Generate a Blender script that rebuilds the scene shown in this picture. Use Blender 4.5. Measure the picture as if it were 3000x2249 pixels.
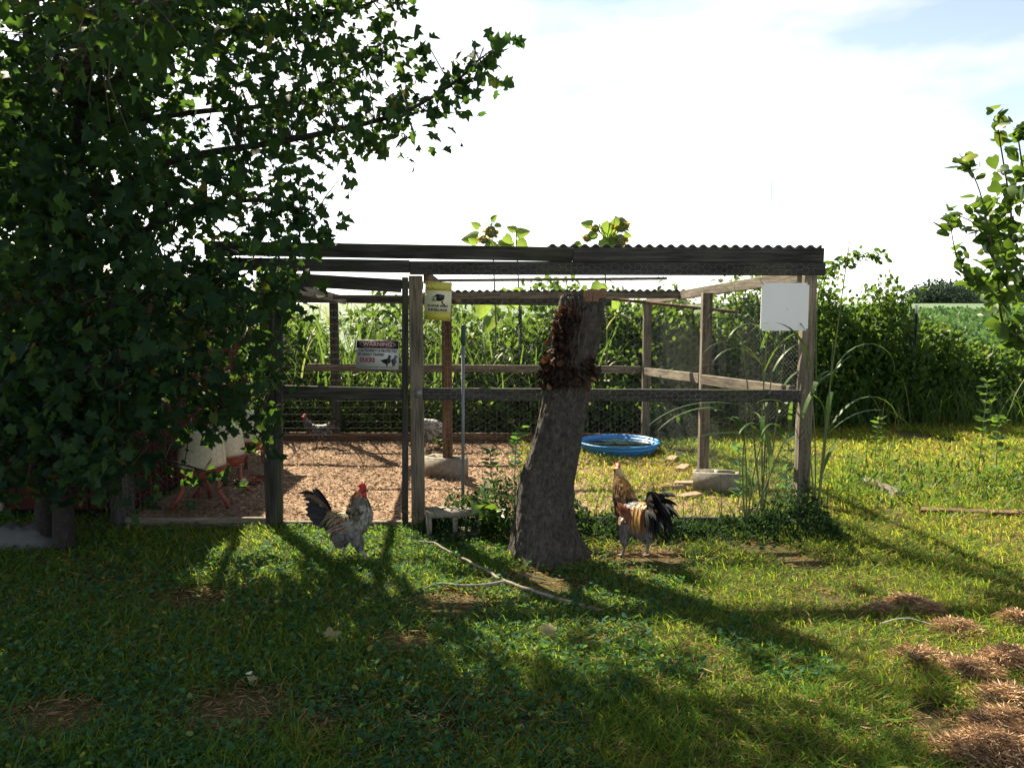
import bpy, bmesh, math, random
import numpy as np
from mathutils import Matrix, Vector, Quaternion
R = math.radians
random.seed(7); rng = np.random.default_rng(11)
sc = bpy.context.scene
for o in list(bpy.data.objects): bpy.data.objects.remove(o)
col = sc.collection

# ------------------------------------------------------------------ camera, world, sun, exposure
FPX, PITCH, CAMZ = 2300.0, R(5.45), 1.60
cam_d = bpy.data.cameras.new('camera'); cam = bpy.data.objects.new('camera', cam_d); col.objects.link(cam)
cam_d.sensor_width = 36; cam_d.lens = 36*FPX/3000; cam_d.clip_start = .05; cam_d.clip_end = 3000
cam.location = (0, 0, CAMZ); cam.rotation_euler = (math.pi/2-PITCH, 0, 0); sc.camera = cam
SUN_EL, SUN_AZ = R(45), math.atan2(-.546, .838)          # sun stands behind the pen, to the left
W = bpy.data.worlds.new('World'); sc.world = W; W.use_nodes = True
wn, wl = W.node_tree.nodes, W.node_tree.links; wn.clear()
wo = wn.new('ShaderNodeOutputWorld'); bg = wn.new('ShaderNodeBackground')
sky = wn.new('ShaderNodeTexSky'); sky.sky_type = 'NISHITA'; sky.sun_disc = False
sky.sun_elevation = SUN_EL; sky.sun_rotation = SUN_AZ; sky.air_density = 1.0; sky.dust_density = .3; sky.ozone_density = 1.0
tc = wn.new('ShaderNodeTexCoord'); mp = wn.new('ShaderNodeMapping'); mp.inputs['Scale'].default_value = (1, 1, 3.2); mp.inputs['Location'].default_value = (3.1, 1.2, .1)
nz = wn.new('ShaderNodeTexNoise'); nz.inputs['Scale'].default_value = 2.3; nz.inputs['Detail'].default_value = 6; nz.inputs['Roughness'].default_value = .55
rp = wn.new('ShaderNodeValToRGB'); rp.color_ramp.elements[0].position = .40; rp.color_ramp.elements[1].position = .57
bw = wn.new('ShaderNodeRGBToBW'); gain = wn.new('ShaderNodeMath'); gain.operation = 'MULTIPLY'; gain.inputs[1].default_value = 1.7
mx = wn.new('ShaderNodeMixRGB')
wl.new(tc.outputs['Generated'], mp.inputs['Vector']); wl.new(mp.outputs[0], nz.inputs['Vector']); wl.new(nz.outputs['Fac'], rp.inputs[0])
wl.new(sky.outputs[0], bw.inputs[0]); wl.new(bw.outputs[0], gain.inputs[0])
hz = wn.new('ShaderNodeMixRGB'); hz.inputs[0].default_value = .3; wl.new(sky.outputs[0], hz.inputs[1]); wl.new(gain.outputs[0], hz.inputs[2])
wl.new(rp.outputs[0], mx.inputs[0]); wl.new(hz.outputs[0], mx.inputs[1]); wl.new(gain.outputs[0], mx.inputs[2])
wl.new(mx.outputs[0], bg.inputs[0]); bg.inputs[1].default_value = .05; wl.new(bg.outputs[0], wo.inputs[0])
sun_d = bpy.data.lights.new('sun', 'SUN'); sun = bpy.data.objects.new('sun', sun_d); col.objects.link(sun)
sun_d.energy = 5.0; sun_d.angle = R(.53); sun_d.color = (1, .87, .64)
sdir = Vector((math.sin(SUN_AZ)*math.cos(SUN_EL), math.cos(SUN_AZ)*math.cos(SUN_EL), math.sin(SUN_EL)))
sun.rotation_euler = sdir.to_track_quat('Z', 'Y').to_euler(); sun.location = (-6, 10, 12)
sc.view_settings.view_transform = 'Standard'; sc.view_settings.look = 'None'; sc.view_settings.gamma = 1; sc.view_settings.exposure = 2.0
sc.cycles.max_bounces = 6; sc.cycles.diffuse_bounces = 3; sc.cycles.transparent_max_bounces = 12; sc.cycles.transmission_bounces = 4

# ------------------------------------------------------------------ helpers
def ray(u, v):
    x = (u-1500)/FPX; y = -(v-1124.5)/FPX
    return Vector((x, math.cos(PITCH)+y*math.sin(PITCH), -math.sin(PITCH)+y*math.cos(PITCH)))
def at(u, v, Y):
    d = ray(u, v); t = Y/d.y; return Vector((d.x*t, Y, CAMZ+d.z*t))
def gnd(u, v, z=0.0):
    d = ray(u, v); t = (z-CAMZ)/d.z; return Vector((d.x*t, d.y*t, z))
def _h(ix, iy):
    n = (ix*374761393 + iy*668265263) & 0xffffffff
    n = ((n ^ (n >> 13))*1274126177) & 0xffffffff
    return ((n ^ (n >> 16)) & 0xffff)/65535.0
def vn(x, y):
    x = np.asarray(x, float); y = np.asarray(y, float)
    ix = np.floor(x).astype(np.int64); iy = np.floor(y).astype(np.int64); fx = x-ix; fy = y-iy
    fx = fx*fx*(3-2*fx); fy = fy*fy*(3-2*fy)
    return (_h(ix, iy)*(1-fx)+_h(ix+1, iy)*fx)*(1-fy)+(_h(ix, iy+1)*(1-fx)+_h(ix+1, iy+1)*fx)*fy
def fbm(x, y): return (vn(x, y)+.5*vn(x*2.1+7, y*2.1+3)+.25*vn(x*4.3+1, y*4.3+9))/1.75
def gh(x, y):
    x = np.asarray(x, float); y = np.asarray(y, float)
    t = np.clip((y-14)/140, 0, 1)
    return .03*(fbm(x*.9, y*.9)-.5)+2.0*t*t*(3-2*t)
WM = {}
def link(o, parent=None, M=None):
    M = M or Matrix.Identity(4); col.objects.link(o); WM[o.name] = M
    if parent is not None:
        o.parent = parent; o.matrix_basis = WM[parent.name].inverted() @ M
    else: o.matrix_basis = M
    return o
def tag(o, label=None, cat=None, group=None, kind=None):
    if label: o['label'] = label
    if cat: o['category'] = cat
    if group: o['group'] = group
    if kind: o['kind'] = kind
    return o
def thing(name, loc, label, cat, group=None, parent=None):
    o = bpy.data.objects.new(name, None); o.empty_display_size = .1
    link(o, parent, Matrix.Translation(Vector(loc)))
    return tag(o, label, cat, group)
class MB:
    def __init__(s): s.V = []; s.F = []; s.A = []; s.C = []; s.n = 0
    def add(s, V, F, rnd=.5, c=None):
        V = np.asarray(V, np.float32).reshape(-1, 3)
        if isinstance(F, np.ndarray): F = [F]
        else:
            d = {}
            for f in F: d.setdefault(len(f), []).append(f)
            F = [np.array(x, np.int64) for x in d.values()]
        for f in F: s.F.append(f+s.n)
        s.V.append(V); a = np.empty(len(V), np.float32); a[:] = rnd; s.A.append(a)
        cc = np.ones((len(V), 4), np.float32)
        if c is not None: cc[:, :3] = c
        s.C.append(cc); s.n += len(V); return s
    def mesh(s, name, mats, org=(0, 0, 0), smooth=False, colour=False):
        me = bpy.data.meshes.new(name); V = np.concatenate(s.V)-np.array(org, np.float32)
        me.vertices.add(len(V)); me.vertices.foreach_set('co', V.ravel())
        tot = np.concatenate([np.full(len(f), f.shape[1], np.int32) for f in s.F])
        loops = np.concatenate([f.ravel() for f in s.F]).astype(np.int32)
        me.loops.add(len(loops)); me.loops.foreach_set('vertex_index', loops)
        me.polygons.add(len(tot)); st = np.zeros(len(tot), np.int32); st[1:] = np.cumsum(tot)[:-1]
        me.polygons.foreach_set('loop_start', st); me.polygons.foreach_set('loop_total', tot)
        me.attributes.new('rnd', 'FLOAT', 'POINT').data.foreach_set('value', np.concatenate(s.A))
        if colour: me.attributes.new('Col', 'FLOAT_COLOR', 'POINT').data.foreach_set('color', np.concatenate(s.C).ravel())
        for m in (mats if isinstance(mats, (list, tuple)) else [mats]): me.materials.append(m)
        me.update(calc_edges=True); me.validate()
        if smooth: me.polygons.foreach_set('use_smooth', np.ones(len(me.polygons), bool))
        return me
    def build(s, name, mats, parent=None, org=None, smooth=False, colour=False):
        if org is None: org = tuple(WM[parent.name].translation) if parent is not None else (0, 0, 0)
        return link(bpy.data.objects.new(name, s.mesh(name, mats, org, smooth, colour)), parent, Matrix.Translation(Vector(org)))
def nrm(a): return a/np.maximum(np.linalg.norm(a, axis=-1, keepdims=True), 1e-9)
def scatter(mb, tpl, P, D, N, S, rnd, wid=1.0, c=None):
    """instances of a leaf template: P base, D length axis, N normal, S size"""
    T, F = tpl; P = np.asarray(P, float); n = len(P)
    if n == 0: return
    D = nrm(np.asarray(D, float)); X = nrm(np.cross(D, N)); Z = np.cross(X, D)
    S = np.broadcast_to(np.asarray(S, float), (n,))[:, None, None]; wid = np.broadcast_to(np.asarray(wid, float), (n,))[:, None, None]
    V = P[:, None, :]+S*(T[None, :, 0:1]*wid*X[:, None, :]+T[None, :, 1:2]*D[:, None, :]+T[None, :, 2:3]*Z[:, None, :])
    off = (np.arange(n)*len(T))[:, None, None]
    d = {}
    for f in F: d.setdefault(len(f), []).append(f)
    FF = [(np.array(x, np.int64)[None]+off).reshape(-1, len(x[0])) for x in d.values()]
    base = mb.n
    for f in FF: mb.F.append(f+base)
    mb.V.append(V.reshape(-1, 3).astype(np.float32)); mb.A.append(np.repeat(np.broadcast_to(rnd, (n,)), len(T)).astype(np.float32))
    cc = np.ones((n, len(T), 4), np.float32)
    if c is not None: cc[:, :, :3] = np.asarray(c)[:, None, :]
    mb.C.append(cc.reshape(-1, 4)); mb.n += n*len(T)
def mirror(half, centre):
    pts = list(half)+[(-x, y) for x, y in reversed(half[1:-1])]
    V = [(x, y, -.30*abs(x)-.10*max(0, y-.5)) for x, y in pts]+[(centre[0], centre[1], .03)]
    k = len(pts); return np.array(V), [(k, i, (i+1) % k) for i in range(k)]
MAPLE = mirror([(0, 0), (.2, -.05), (.46, .02), (.31, .22), (.62, .47), (.30, .55), (.24, .76), (0, 1)], (0, .33))
def bend(t, f, cu, tw): V = t[0].copy(); V[:, 2] = f*np.abs(V[:, 0])+cu*V[:, 1]**2+tw*V[:, 0]*V[:, 1]; return V, t[1]
MAPLES = [MAPLE, bend(MAPLE, .35, -.35, .2), bend(MAPLE, -.55, -.15, -.3), bend(MAPLE, .1, .3, .5)]
HEART = mirror([(0, 0), (.25, -.1), (.46, .12), (.42, .42), (.24, .74), (0, 1)], (0, .35))
OVAL = (np.array([(0, 0, 0), (.26, .3, .07), (.22, .68, .05), (0, 1, -.06), (-.22, .68, .05), (-.26, .3, .07)]), [(0, 1, 2, 3), (0, 3, 4, 5)])
LANCE = (np.array([(0, 0, 0), (.13, .3, .03), (.09, .68, 0), (0, 1, -.14), (-.09, .68, 0), (-.13, .3, .03)]), [(0, 1, 2, 3), (0, 3, 4, 5)])
FEATH = (np.array([(0, 0, 0), (.17, .35, -.01), (.19, .75, -.03), (0, 1, -.08), (-.19, .75, -.03), (-.17, .35, -.01), (0, .5, .03)]), [(6, 0, 1), (6, 1, 2), (6, 2, 3), (6, 3, 4), (6, 4, 5), (6, 5, 0)])
def rdir(n, up=0., spread=1.):
    d = rng.normal(size=(n, 3))*spread; d[:, 2] += up; return nrm(d)
def blades(mb, P, L, Wd, rnd, lean=.35, curve=.6, az=None, c=None):
    n = len(P); az = rng.uniform(0, 6.283, n) if az is None else az
    H = np.stack([np.cos(az), np.sin(az), np.zeros(n)], 1); S = np.stack([-np.sin(az+.6), np.cos(az+.6), np.zeros(n)], 1)
    L = np.broadcast_to(L, (n,)); Wd = np.broadcast_to(Wd, (n,)); ln = lean*rng.uniform(.2, 1.6, n); cv = curve*rng.uniform(.1, 1.4, n)
    def pt(t):
        up = L*t*(1-.28*cv*t); return P+H*(L*(ln*t+cv*t*t*.7))[:, None]+np.array([0, 0, 1.])*up[:, None]
    a, b, e = pt(0), pt(.55), pt(1.0); w = Wd[:, None]
    V = np.stack([a-S*w*.4, a+S*w*.4, b+S*w*.5, b-S*w*.5, e], 1)
    o = (np.arange(n)*5)[:, None]+mb.n
    mb.F.append(o+np.array([[0, 1, 2, 3]])); mb.F.append(o+np.array([[3, 2, 4]]))
    mb.V.append(V.reshape(-1, 3).astype(np.float32)); mb.A.append(np.repeat(rnd, 5).astype(np.float32)); mb.C.append(np.ones((5*n, 4), np.float32)); mb.n += 5*n
def ribbon(mb, start, az, el, L, droop, wd, rnd, k=8, fold=.25):
    """an arching grass leaf: starts at elevation el, falls by droop radians along its length"""
    p = np.array(start, float); h = np.array([math.cos(az), math.sin(az), 0]); s = np.array([-math.sin(az), math.cos(az), 0]); V = []; F = []
    for i in range(k+1):
        t = i/k; a = el-droop*t**1.4; w = wd*(.55+.45*min(1, t*4))*max(.02, (1-t**2.2))*.5
        up = np.cross(h*math.cos(a)+np.array([0, 0, math.sin(a)]), s)
        V += [p-s*w+up*w*fold, p+s*w+up*w*fold]
        p = p+(h*math.cos(a)+np.array([0, 0, math.sin(a)]))*L/k
    for i in range(k): F.append((2*i, 2*i+1, 2*i+3, 2*i+2))
    mb.add(V, np.array(F), rnd)
def tube(mb, pts, rad, n=8, rnd=.5, cap=True, c=None):
    pts = [Vector(p) for p in pts]; rad = list(rad) if hasattr(rad, '__len__') else [rad]*len(pts); V = []; F = []; ref = None
    for i, p in enumerate(pts):
        d = (pts[min(i+1, len(pts)-1)]-pts[max(i-1, 0)]).normalized()
        if ref is None: ref = d.orthogonal().normalized()
        ref = (ref-d*ref.dot(d)).normalized(); b = d.cross(ref)
        for k in range(n):
            a = 2*math.pi*k/n; V.append(p+(ref*math.cos(a)+b*math.sin(a))*rad[i])
    for i in range(len(pts)-1):
        for k in range(n): F.append((i*n+k, i*n+(k+1) % n, (i+1)*n+(k+1) % n, (i+1)*n+k))
    if cap: F.append(tuple(range(n-1, -1, -1))); F.append(tuple((len(pts)-1)*n+k for k in range(n)))
    mb.add([tuple(v) for v in V], F, rnd, c); return mb
def smooth_path(pts, k=6):
    pts = [Vector(p) for p in pts]; out = []
    for i in range(len(pts)-1):
        p0 = pts[max(i-1, 0)]; p1 = pts[i]; p2 = pts[i+1]; p3 = pts[min(i+2, len(pts)-1)]
        for j in range(k):
            t = j/k; out.append(.5*((2*p1)+(p2-p0)*t+(2*p0-5*p1+4*p2-p3)*t*t+(3*p1-p0-3*p2+p3)*t**3))
    out.append(pts[-1]); return out
def lathe(mb, prof, c, n=28, rnd=.5):
    V = []; F = []
    for r, z in prof:
        for k in range(n): a = 2*math.pi*k/n; V.append((c[0]+r*math.cos(a), c[1]+r*math.sin(a), c[2]+z))
    for i in range(len(prof)-1):
        for k in range(n): F.append((i*n+k, i*n+(k+1) % n, (i+1)*n+(k+1) % n, (i+1)*n+k))
    mb.add(V, F, rnd); return mb
def box(mb, x0, x1, y0, y1, z0, z1, rnd=.5):
    V = [(x, y, z) for z in (z0, z1) for x, y in ((x0, y0), (x1, y0), (x1, y1), (x0, y1))]
    mb.add(V, [(3, 2, 1, 0), (4, 5, 6, 7), (0, 1, 5, 4), (1, 2, 6, 5), (2, 3, 7, 6), (3, 0, 4, 7)], rnd); return mb
_boards = {}
def board_mesh(L, w, h, m, bev=.004):
    key = (round(L, 3), round(w, 4), round(h, 4), m.name)
    if key in _boards: return _boards[key]
    bm = bmesh.new(); bmesh.ops.create_cube(bm, size=1); bmesh.ops.scale(bm, vec=(L, w, h), verts=bm.verts)
    bmesh.ops.bevel(bm, geom=list(bm.edges), offset=min(bev, w*.2, h*.2), segments=1, affect='EDGES')
    me = bpy.data.meshes.new('board'); bm.to_mesh(me); bm.free(); me.materials.append(m); _boards[key] = me; return me
def board(name, p0, p1, w, h, m, parent=None, up=(0, 0, 1), roll=0):
    """a sawn timber from p0 to p1 (centre line); w across, h along 'up'"""
    p0 = Vector(p0); p1 = Vector(p1); x = (p1-p0).normalized(); z = Vector(up); z = (z-x*z.dot(x)).normalized(); y = z.cross(x)
    M = Matrix((x, y, z)).transposed().to_4x4(); M = Matrix.Translation((p0+p1)/2) @ M @ Matrix.Rotation(roll, 4, 'X')
    return link(bpy.data.objects.new(name, board_mesh((p1-p0).length, w, h, m)), parent, M)

# ------------------------------------------------------------------ materials
def newmat(name):
    m = bpy.data.materials.new(name); m.use_nodes = True; nt = m.node_tree; nt.nodes.clear()
    out = nt.nodes.new('ShaderNodeOutputMaterial'); b = nt.nodes.new('ShaderNodeBsdfPrincipled'); nt.links.new(b.outputs[0], out.inputs[0])
    return m, nt, b, out
def node(nt, t, **kw):
    n = nt.nodes.new(t)
    for k, v in kw.items():
        if k in n.inputs: n.inputs[k].default_value = v
        else: setattr(n, k, v)
    return n
def ramp(nt, fac, stops):
    r = nt.nodes.new('ShaderNodeValToRGB'); e = r.color_ramp.elements
    while len(e) < len(stops): e.new(.5)
    for i, (p, c) in enumerate(stops): e[i].position = p; e[i].color = (*c, 1) if len(c) == 3 else c
    nt.links.new(fac, r.inputs[0]); return r.outputs[0]
def bump(nt, b, h, strength=.4, dist=.01):
    n = node(nt, 'ShaderNodeBump', Strength=strength, Distance=dist); nt.links.new(h, n.inputs['Height']); nt.links.new(n.outputs[0], b.inputs['Normal'])
def coords(nt, scale=(1, 1, 1), kind='Object', rnd=False):
    t = nt.nodes.new('ShaderNodeTexCoord'); v = t.outputs[kind]
    if rnd:
        oi = nt.nodes.new('ShaderNodeObjectInfo'); a = node(nt, 'ShaderNodeVectorMath', operation='MULTIPLY_ADD'); a.inputs[1].default_value = (1, 1, 1)
        s = node(nt, 'ShaderNodeMath', operation='MULTIPLY'); s.inputs[1].default_value = 37.; nt.links.new(oi.outputs['Random'], s.inputs[0])
        nt.links.new(v, a.inputs[0]); nt.links.new(s.outputs[0], a.inputs[2]); v = a.outputs[0]
    m = node(nt, 'ShaderNodeMapping'); m.inputs['Scale'].default_value = scale; nt.links.new(v, m.inputs[0]); return m.outputs[0]
def noise(nt, vec, scale, detail=4, rough=.55):
    n = node(nt, 'ShaderNodeTexNoise', Scale=scale, Detail=detail, Roughness=rough); nt.links.new(vec, n.inputs['Vector']); return n.outputs['Fac']
def leafmat(name, stops, trans=(.2, .35, .04), tf=.4, rough=.6, spec=.12):
    m, nt, b, out = newmat(name); a = node(nt, 'ShaderNodeAttribute', attribute_name='rnd')
    c = ramp(nt, a.outputs['Fac'], stops); nt.links.new(c, b.inputs['Base Color']); b.inputs['Roughness'].default_value = rough; b.inputs['Specular IOR Level'].default_value = spec
    t = node(nt, 'ShaderNodeBsdfTranslucent'); mc = node(nt, 'ShaderNodeMixRGB', blend_type='MIX'); mc.inputs[0].default_value = .35
    sc_ = node(nt, 'ShaderNodeMixRGB', blend_type='MULTIPLY'); sc_.inputs[0].default_value = 1; sc_.inputs[2].default_value = (2.6, 2.6, 2.0, 1)
    nt.links.new(c, sc_.inputs[1]); nt.links.new(sc_.outputs[0], mc.inputs[2]); mc.inputs[1].default_value = (*trans, 1); nt.links.new(mc.outputs[0], t.inputs[0])
    mix = node(nt, 'ShaderNodeMixShader'); mix.inputs[0].default_value = tf
    nt.links.new(b.outputs[0], mix.inputs[1]); nt.links.new(t.outputs[0], mix.inputs[2]); nt.links.new(mix.outputs[0], out.inputs[0]); return m
def plain(name, c, rough=.6, metal=0, var=.15, scale=18, spec=.4, bmp=0):
    m, nt, b, out = newmat(name); v = coords(nt, rnd=True); n = noise(nt, v, scale, 5)
    cc = ramp(nt, n, [(.25, tuple(x*(1-var) for x in c)), (.75, tuple(min(1, x*(1+var)) for x in c))]); nt.links.new(cc, b.inputs['Base Color'])
    b.inputs['Roughness'].default_value = rough; b.inputs['Metallic'].default_value = metal; b.inputs['Specular IOR Level'].default_value = spec
    if bmp: bump(nt, b, n, bmp, .004)
    return m
def wood(name, dark, light, green=.0):
    """weathered sawn timber, grain along local x"""
    m, nt, b, out = newmat(name); v = coords(nt, (2.2, 42, 42), rnd=True); g = noise(nt, v, 1.6, 7, .65)
    v2 = coords(nt, (1.6, 5, 5), rnd=True); s = noise(nt, v2, 1.4, 4)
    c = ramp(nt, g, [(.28, tuple(x*.45 for x in dark)), (.42, dark), (.7, light)])
    st = ramp(nt, s, [(.35, (.62, .60, .57)), (.62, (1.08, 1.05, 1.0))]); mm = node(nt, 'ShaderNodeMixRGB', blend_type='MULTIPLY'); mm.inputs[0].default_value = 1
    nt.links.new(c, mm.inputs[1]); nt.links.new(st, mm.inputs[2])
    last = mm.outputs[0]
    if green:
        s2 = noise(nt, coords(nt, (2.5, 8, 8), rnd=True), 1.1, 5); f = ramp(nt, s2, [(.48, (0, 0, 0)), (.66, (green, green, green))])
        gm = node(nt, 'ShaderNodeMixRGB'); nt.links.new(f, gm.inputs[0]); nt.links.new(last, gm.inputs[1]); gm.inputs[2].default_value = (.07, .085, .035, 1); last = gm.outputs[0]
    nt.links.new(last, b.inputs['Base Color']); b.inputs['Roughness'].default_value = .85; b.inputs['Specular IOR Level'].default_value = .2
    bump(nt, b, g, .5, .004); return m
M = {}
M['wood'] = wood('weathered_timber', (.034, .034, .036), (.088, .087, .088), .4)
M['wood2'] = wood('pale_weathered_timber', (.105, .093, .079), (.27, .24, .20))
M['brownwood'] = wood('brown_timber', (.085, .052, .034), (.19, .125, .085))
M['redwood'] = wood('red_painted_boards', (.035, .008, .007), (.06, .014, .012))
M['roof'] = plain('dark_roof_sheet', (.05, .045, .042), .6, .2, .25)
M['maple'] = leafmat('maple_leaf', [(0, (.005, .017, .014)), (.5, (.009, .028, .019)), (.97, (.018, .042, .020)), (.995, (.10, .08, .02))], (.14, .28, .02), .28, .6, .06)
M['redbud'] = leafmat('redbud_leaf', [(0, (.022, .05, .018)), (.6, (.038, .08, .02)), (.92, (.07, .12, .02)), (1, (.2, .22, .03))], (.18, .30, .02), .3, .4)
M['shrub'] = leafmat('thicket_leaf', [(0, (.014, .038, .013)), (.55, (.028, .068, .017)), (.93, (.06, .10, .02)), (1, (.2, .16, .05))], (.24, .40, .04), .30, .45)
M['sunfl'] = leafmat('sunflower_leaf', [(0, (.05, .10, .03)), (.6, (.09, .14, .05)), (1, (.15, .18, .06))], (.35, .5, .05), .45, .6)
M['grass'] = leafmat('lawn_grass', [(0, (.026, .085, .022)), (.42, (.060, .135, .022)), (.66, (.14, .18, .022)), (.82, (.27, .21, .045)), (1, (.38, .24, .10))], (.38, .48, .02), .42, .65, .08)
M['weed'] = leafmat('lawn_weed_leaf', [(0, (.012, .052, .034)), (.6, (.025, .082, .042)), (.95, (.055, .125, .04)), (1, (.22, .22, .05))], (.20, .42, .03), .30, .7, .10)
M['darkweed'] = leafmat('dark_weed_leaf', [(0, (.010, .026, .014)), (.7, (.022, .05, .02)), (1, (.05, .09, .025))], (.10, .2, .03), .18, .8, .1)
M['tallgrass'] = leafmat('tall_grass_blade', [(0, (.024, .06, .018)), (.6, (.05, .10, .026)), (.88, (.10, .14, .05)), (.98, (.30, .26, .14)), (1, (.45, .18, .04))], (.22, .36, .04), .28, .42)
M['dry'] = leafmat('dry_cut_grass', [(0, (.27, .175, .11)), (.5, (.45, .305, .20)), (1, (.63, .46, .32))], (.4, .25, .12), .25, .7, .15)
M['deadleaf'] = leafmat('dead_brown_leaf', [(0, (.012, .009, .008)), (.75, (.03, .019, .015)), (.95, (.07, .035, .022)), (1, (.22, .12, .07))], (.2, .05, .02), .10, .6)
M['chips'] = leafmat('wood_chip', [(0, (.09, .055, .038)), (.4, (.23, .155, .105)), (1, (.46, .34, .24))], (.4, .3, .2), .05, .8, .15)
M['crop'] = leafmat('crop_leaf', [(0, (.028, .07, .028)), (.6, (.048, .10, .038)), (1, (.07, .13, .05))], (.14, .28, .06), .22, .6)
M['fartree'] = leafmat('far_tree_leaf', [(0, (.022, .042, .032)), (1, (.04, .065, .045))], (.06, .10, .05), .2, .7)  # distance haze put into the leaf colour as a blue cast
M['stem'] = plain('green_stem', (.10, .13, .045), .6, 0, .25)
M['twig'] = plain('twig_bark', (.07, .055, .045), .8, 0, .3, 40, .2)
M['paleTwig'] = plain('pale_stick_bark', (.19, .17, .15), .85, 0, .5, 22, .2, .4)
M['wire'] = plain('galvanised_wire', (.20, .21, .22), .5, .5, .25, 9)
M['concrete'] = plain('concrete_block', (.21, .195, .17), .9, 0, .28, 30, .15, .6)
M['brick'] = plain('pale_brick', (.26, .18, .135), .9, 0, .3, 30, .15, .5)
M['pool'] = plain('blue_plastic', (.02, .22, .60), .42, 0, .12, 6, .5)
M['red'] = plain('red_plastic', (.19, .045, .03), .5, 0, .22, 10)
M['cream'] = plain('cream_plastic', (.48, .46, .37), .45, 0, .12, 7)
M['white'] = plain('white_board', (.76, .78, .82), .9, 0, .03, 5, .1)
M['steel'] = plain('grey_painted_pole', (.18, .19, .22), .42, .4, .15, 14)
M['teal'] = plain('teal_grip', (.012, .05, .06), .5, 0, .2)
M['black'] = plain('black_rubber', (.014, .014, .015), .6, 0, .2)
M['tpost'] = plain('green_steel_post', (.025, .035, .03), .6, .1, .3)
M['sack'] = plain('pale_sack', (.075, .08, .085), .7, 0, .2, 10, .3, .5)
M['feather'] = None
m, nt, b, out = newmat('feather_coat'); a = node(nt, 'ShaderNodeAttribute', attribute_name='Col'); n = noise(nt, coords(nt, (60, 60, 18)), 2.5, 4)
cc = ramp(nt, n, [(.3, (.6, .6, .6)), (.7, (1.25, 1.25, 1.25))]); mm = node(nt, 'ShaderNodeMixRGB', blend_type='MULTIPLY'); mm.inputs[0].default_value = 1
nt.links.new(a.outputs['Color'], mm.inputs[1]); nt.links.new(cc, mm.inputs[2]); nt.links.new(mm.outputs[0], b.inputs['Base Color']); b.inputs['Roughness'].default_value = .55
b.inputs['Specular IOR Level'].default_value = .35; M['feather'] = m
M['comb'] = plain('red_comb_skin', (.42, .018, .022), .5, 0, .15, 40)
M['beak'] = plain('horn_beak', (.09, .07, .05), .4)
M['eye'] = plain('eye_gloss', (.02, .012, .008), .1)
# bark of the cut trunk
def bark(name, dark, light, ridge=1.0):
    m, nt, b, out = newmat(name); v = coords(nt, (1, 1, .33)); w = noise(nt, v, 9, 6, .7); vo = node(nt, 'ShaderNodeTexVoronoi', Scale=52., feature='DISTANCE_TO_EDGE')
    va = node(nt, 'ShaderNodeVectorMath', operation='MULTIPLY_ADD'); va.inputs[1].default_value = (1, 1, 1); dd = node(nt, 'ShaderNodeMath', operation='MULTIPLY'); dd.inputs[1].default_value = .22
    nt.links.new(w, dd.inputs[0]); nt.links.new(v, va.inputs[0]); nt.links.new(dd.outputs[0], va.inputs[2]); nt.links.new(va.outputs[0], vo.inputs['Vector'])
    h = ramp(nt, vo.outputs[0], [(0, (.25, .25, .25)), (.22, (1, 1, 1))]); f = noise(nt, coords(nt, (1, 1, .7)), 110, 6, .8)
    hm = node(nt, 'ShaderNodeMath', operation='MULTIPLY_ADD'); hm.inputs[1].default_value = 1.1; nt.links.new(f, hm.inputs[0]); nt.links.new(h, hm.inputs[2])
    big = noise(nt, coords(nt, (1, 1, .8)), 30, 8, .8); bl = ramp(nt, big, [(.36, dark), (.56, light), (.70, tuple(min(1, q_*1.7) for q_ in light))]); mm = node(nt, 'ShaderNodeMixRGB', blend_type='MULTIPLY'); mm.inputs[0].default_value = 1
    cr = ramp(nt, hm.outputs[0], [(.55, (.22, .20, .19)), (1.25, (1.25, 1.25, 1.25))]); nt.links.new(bl, mm.inputs[1]); nt.links.new(cr, mm.inputs[2]); nt.links.new(mm.outputs[0], b.inputs['Base Color'])
    b.inputs['Roughness'].default_value = .9; b.inputs['Specular IOR Level'].default_value = .2; bump(nt, b, hm.outputs[0], 1.0*ridge, .03); return m
M['bark'] = bark('stump_bark', (.058, .052, .049), (.155, .143, .13)); M['mbark'] = bark('maple_bark', (.014, .013, .013), (.030, .028, .027), .4)
M['cutwood'] = plain('cut_wood_face', (.17, .10, .065), .85, 0, .3, 25, .2, .5)
# ground
m, nt, b, out = newmat('lawn_soil'); v = coords(nt); n1 = noise(nt, v, 1.1, 6); n2 = noise(nt, v, 45, 5, .7)
c1 = ramp(nt, n1, [(.38, (.040, .052, .016)), (.55, (.075, .070, .028)), (.68, (.14, .09, .05))]); c2 = ramp(nt, n2, [(.3, (.45, .45, .45)), (.7, (1.3, 1.3, 1.3))])
mm = node(nt, 'ShaderNodeMixRGB', blend_type='MULTIPLY'); mm.inputs[0].default_value = 1; nt.links.new(c1, mm.inputs[1]); nt.links.new(c2, mm.inputs[2]); nt.links.new(mm.outputs[0], b.inputs['Base Color'])
b.inputs['Roughness'].default_value = .95; b.inputs['Specular IOR Level'].default_value = .1; bump(nt, b, n2, .7, .02); M['soil'] = m
m, nt, b, out = newmat('chip_litter'); v = coords(nt); n1 = noise(nt, v, .9, 5); vo = node(nt, 'ShaderNodeTexVoronoi', Scale=48.); nt.links.new(coords(nt, (1, 1.6, 1)), vo.inputs['Vector'])
bwv = node(nt, 'ShaderNodeRGBToBW'); nt.links.new(vo.outputs['Color'], bwv.inputs[0])
c1 = ramp(nt, bwv.outputs[0], [(.15, (.08, .05, .035)), (.5, (.21, .14, .095)), (.9, (.36, .26, .185))]); c2 = ramp(nt, n1, [(.35, (.62, .58, .55)), (.6, (1.05, 1.05, 1.05))])
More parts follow.
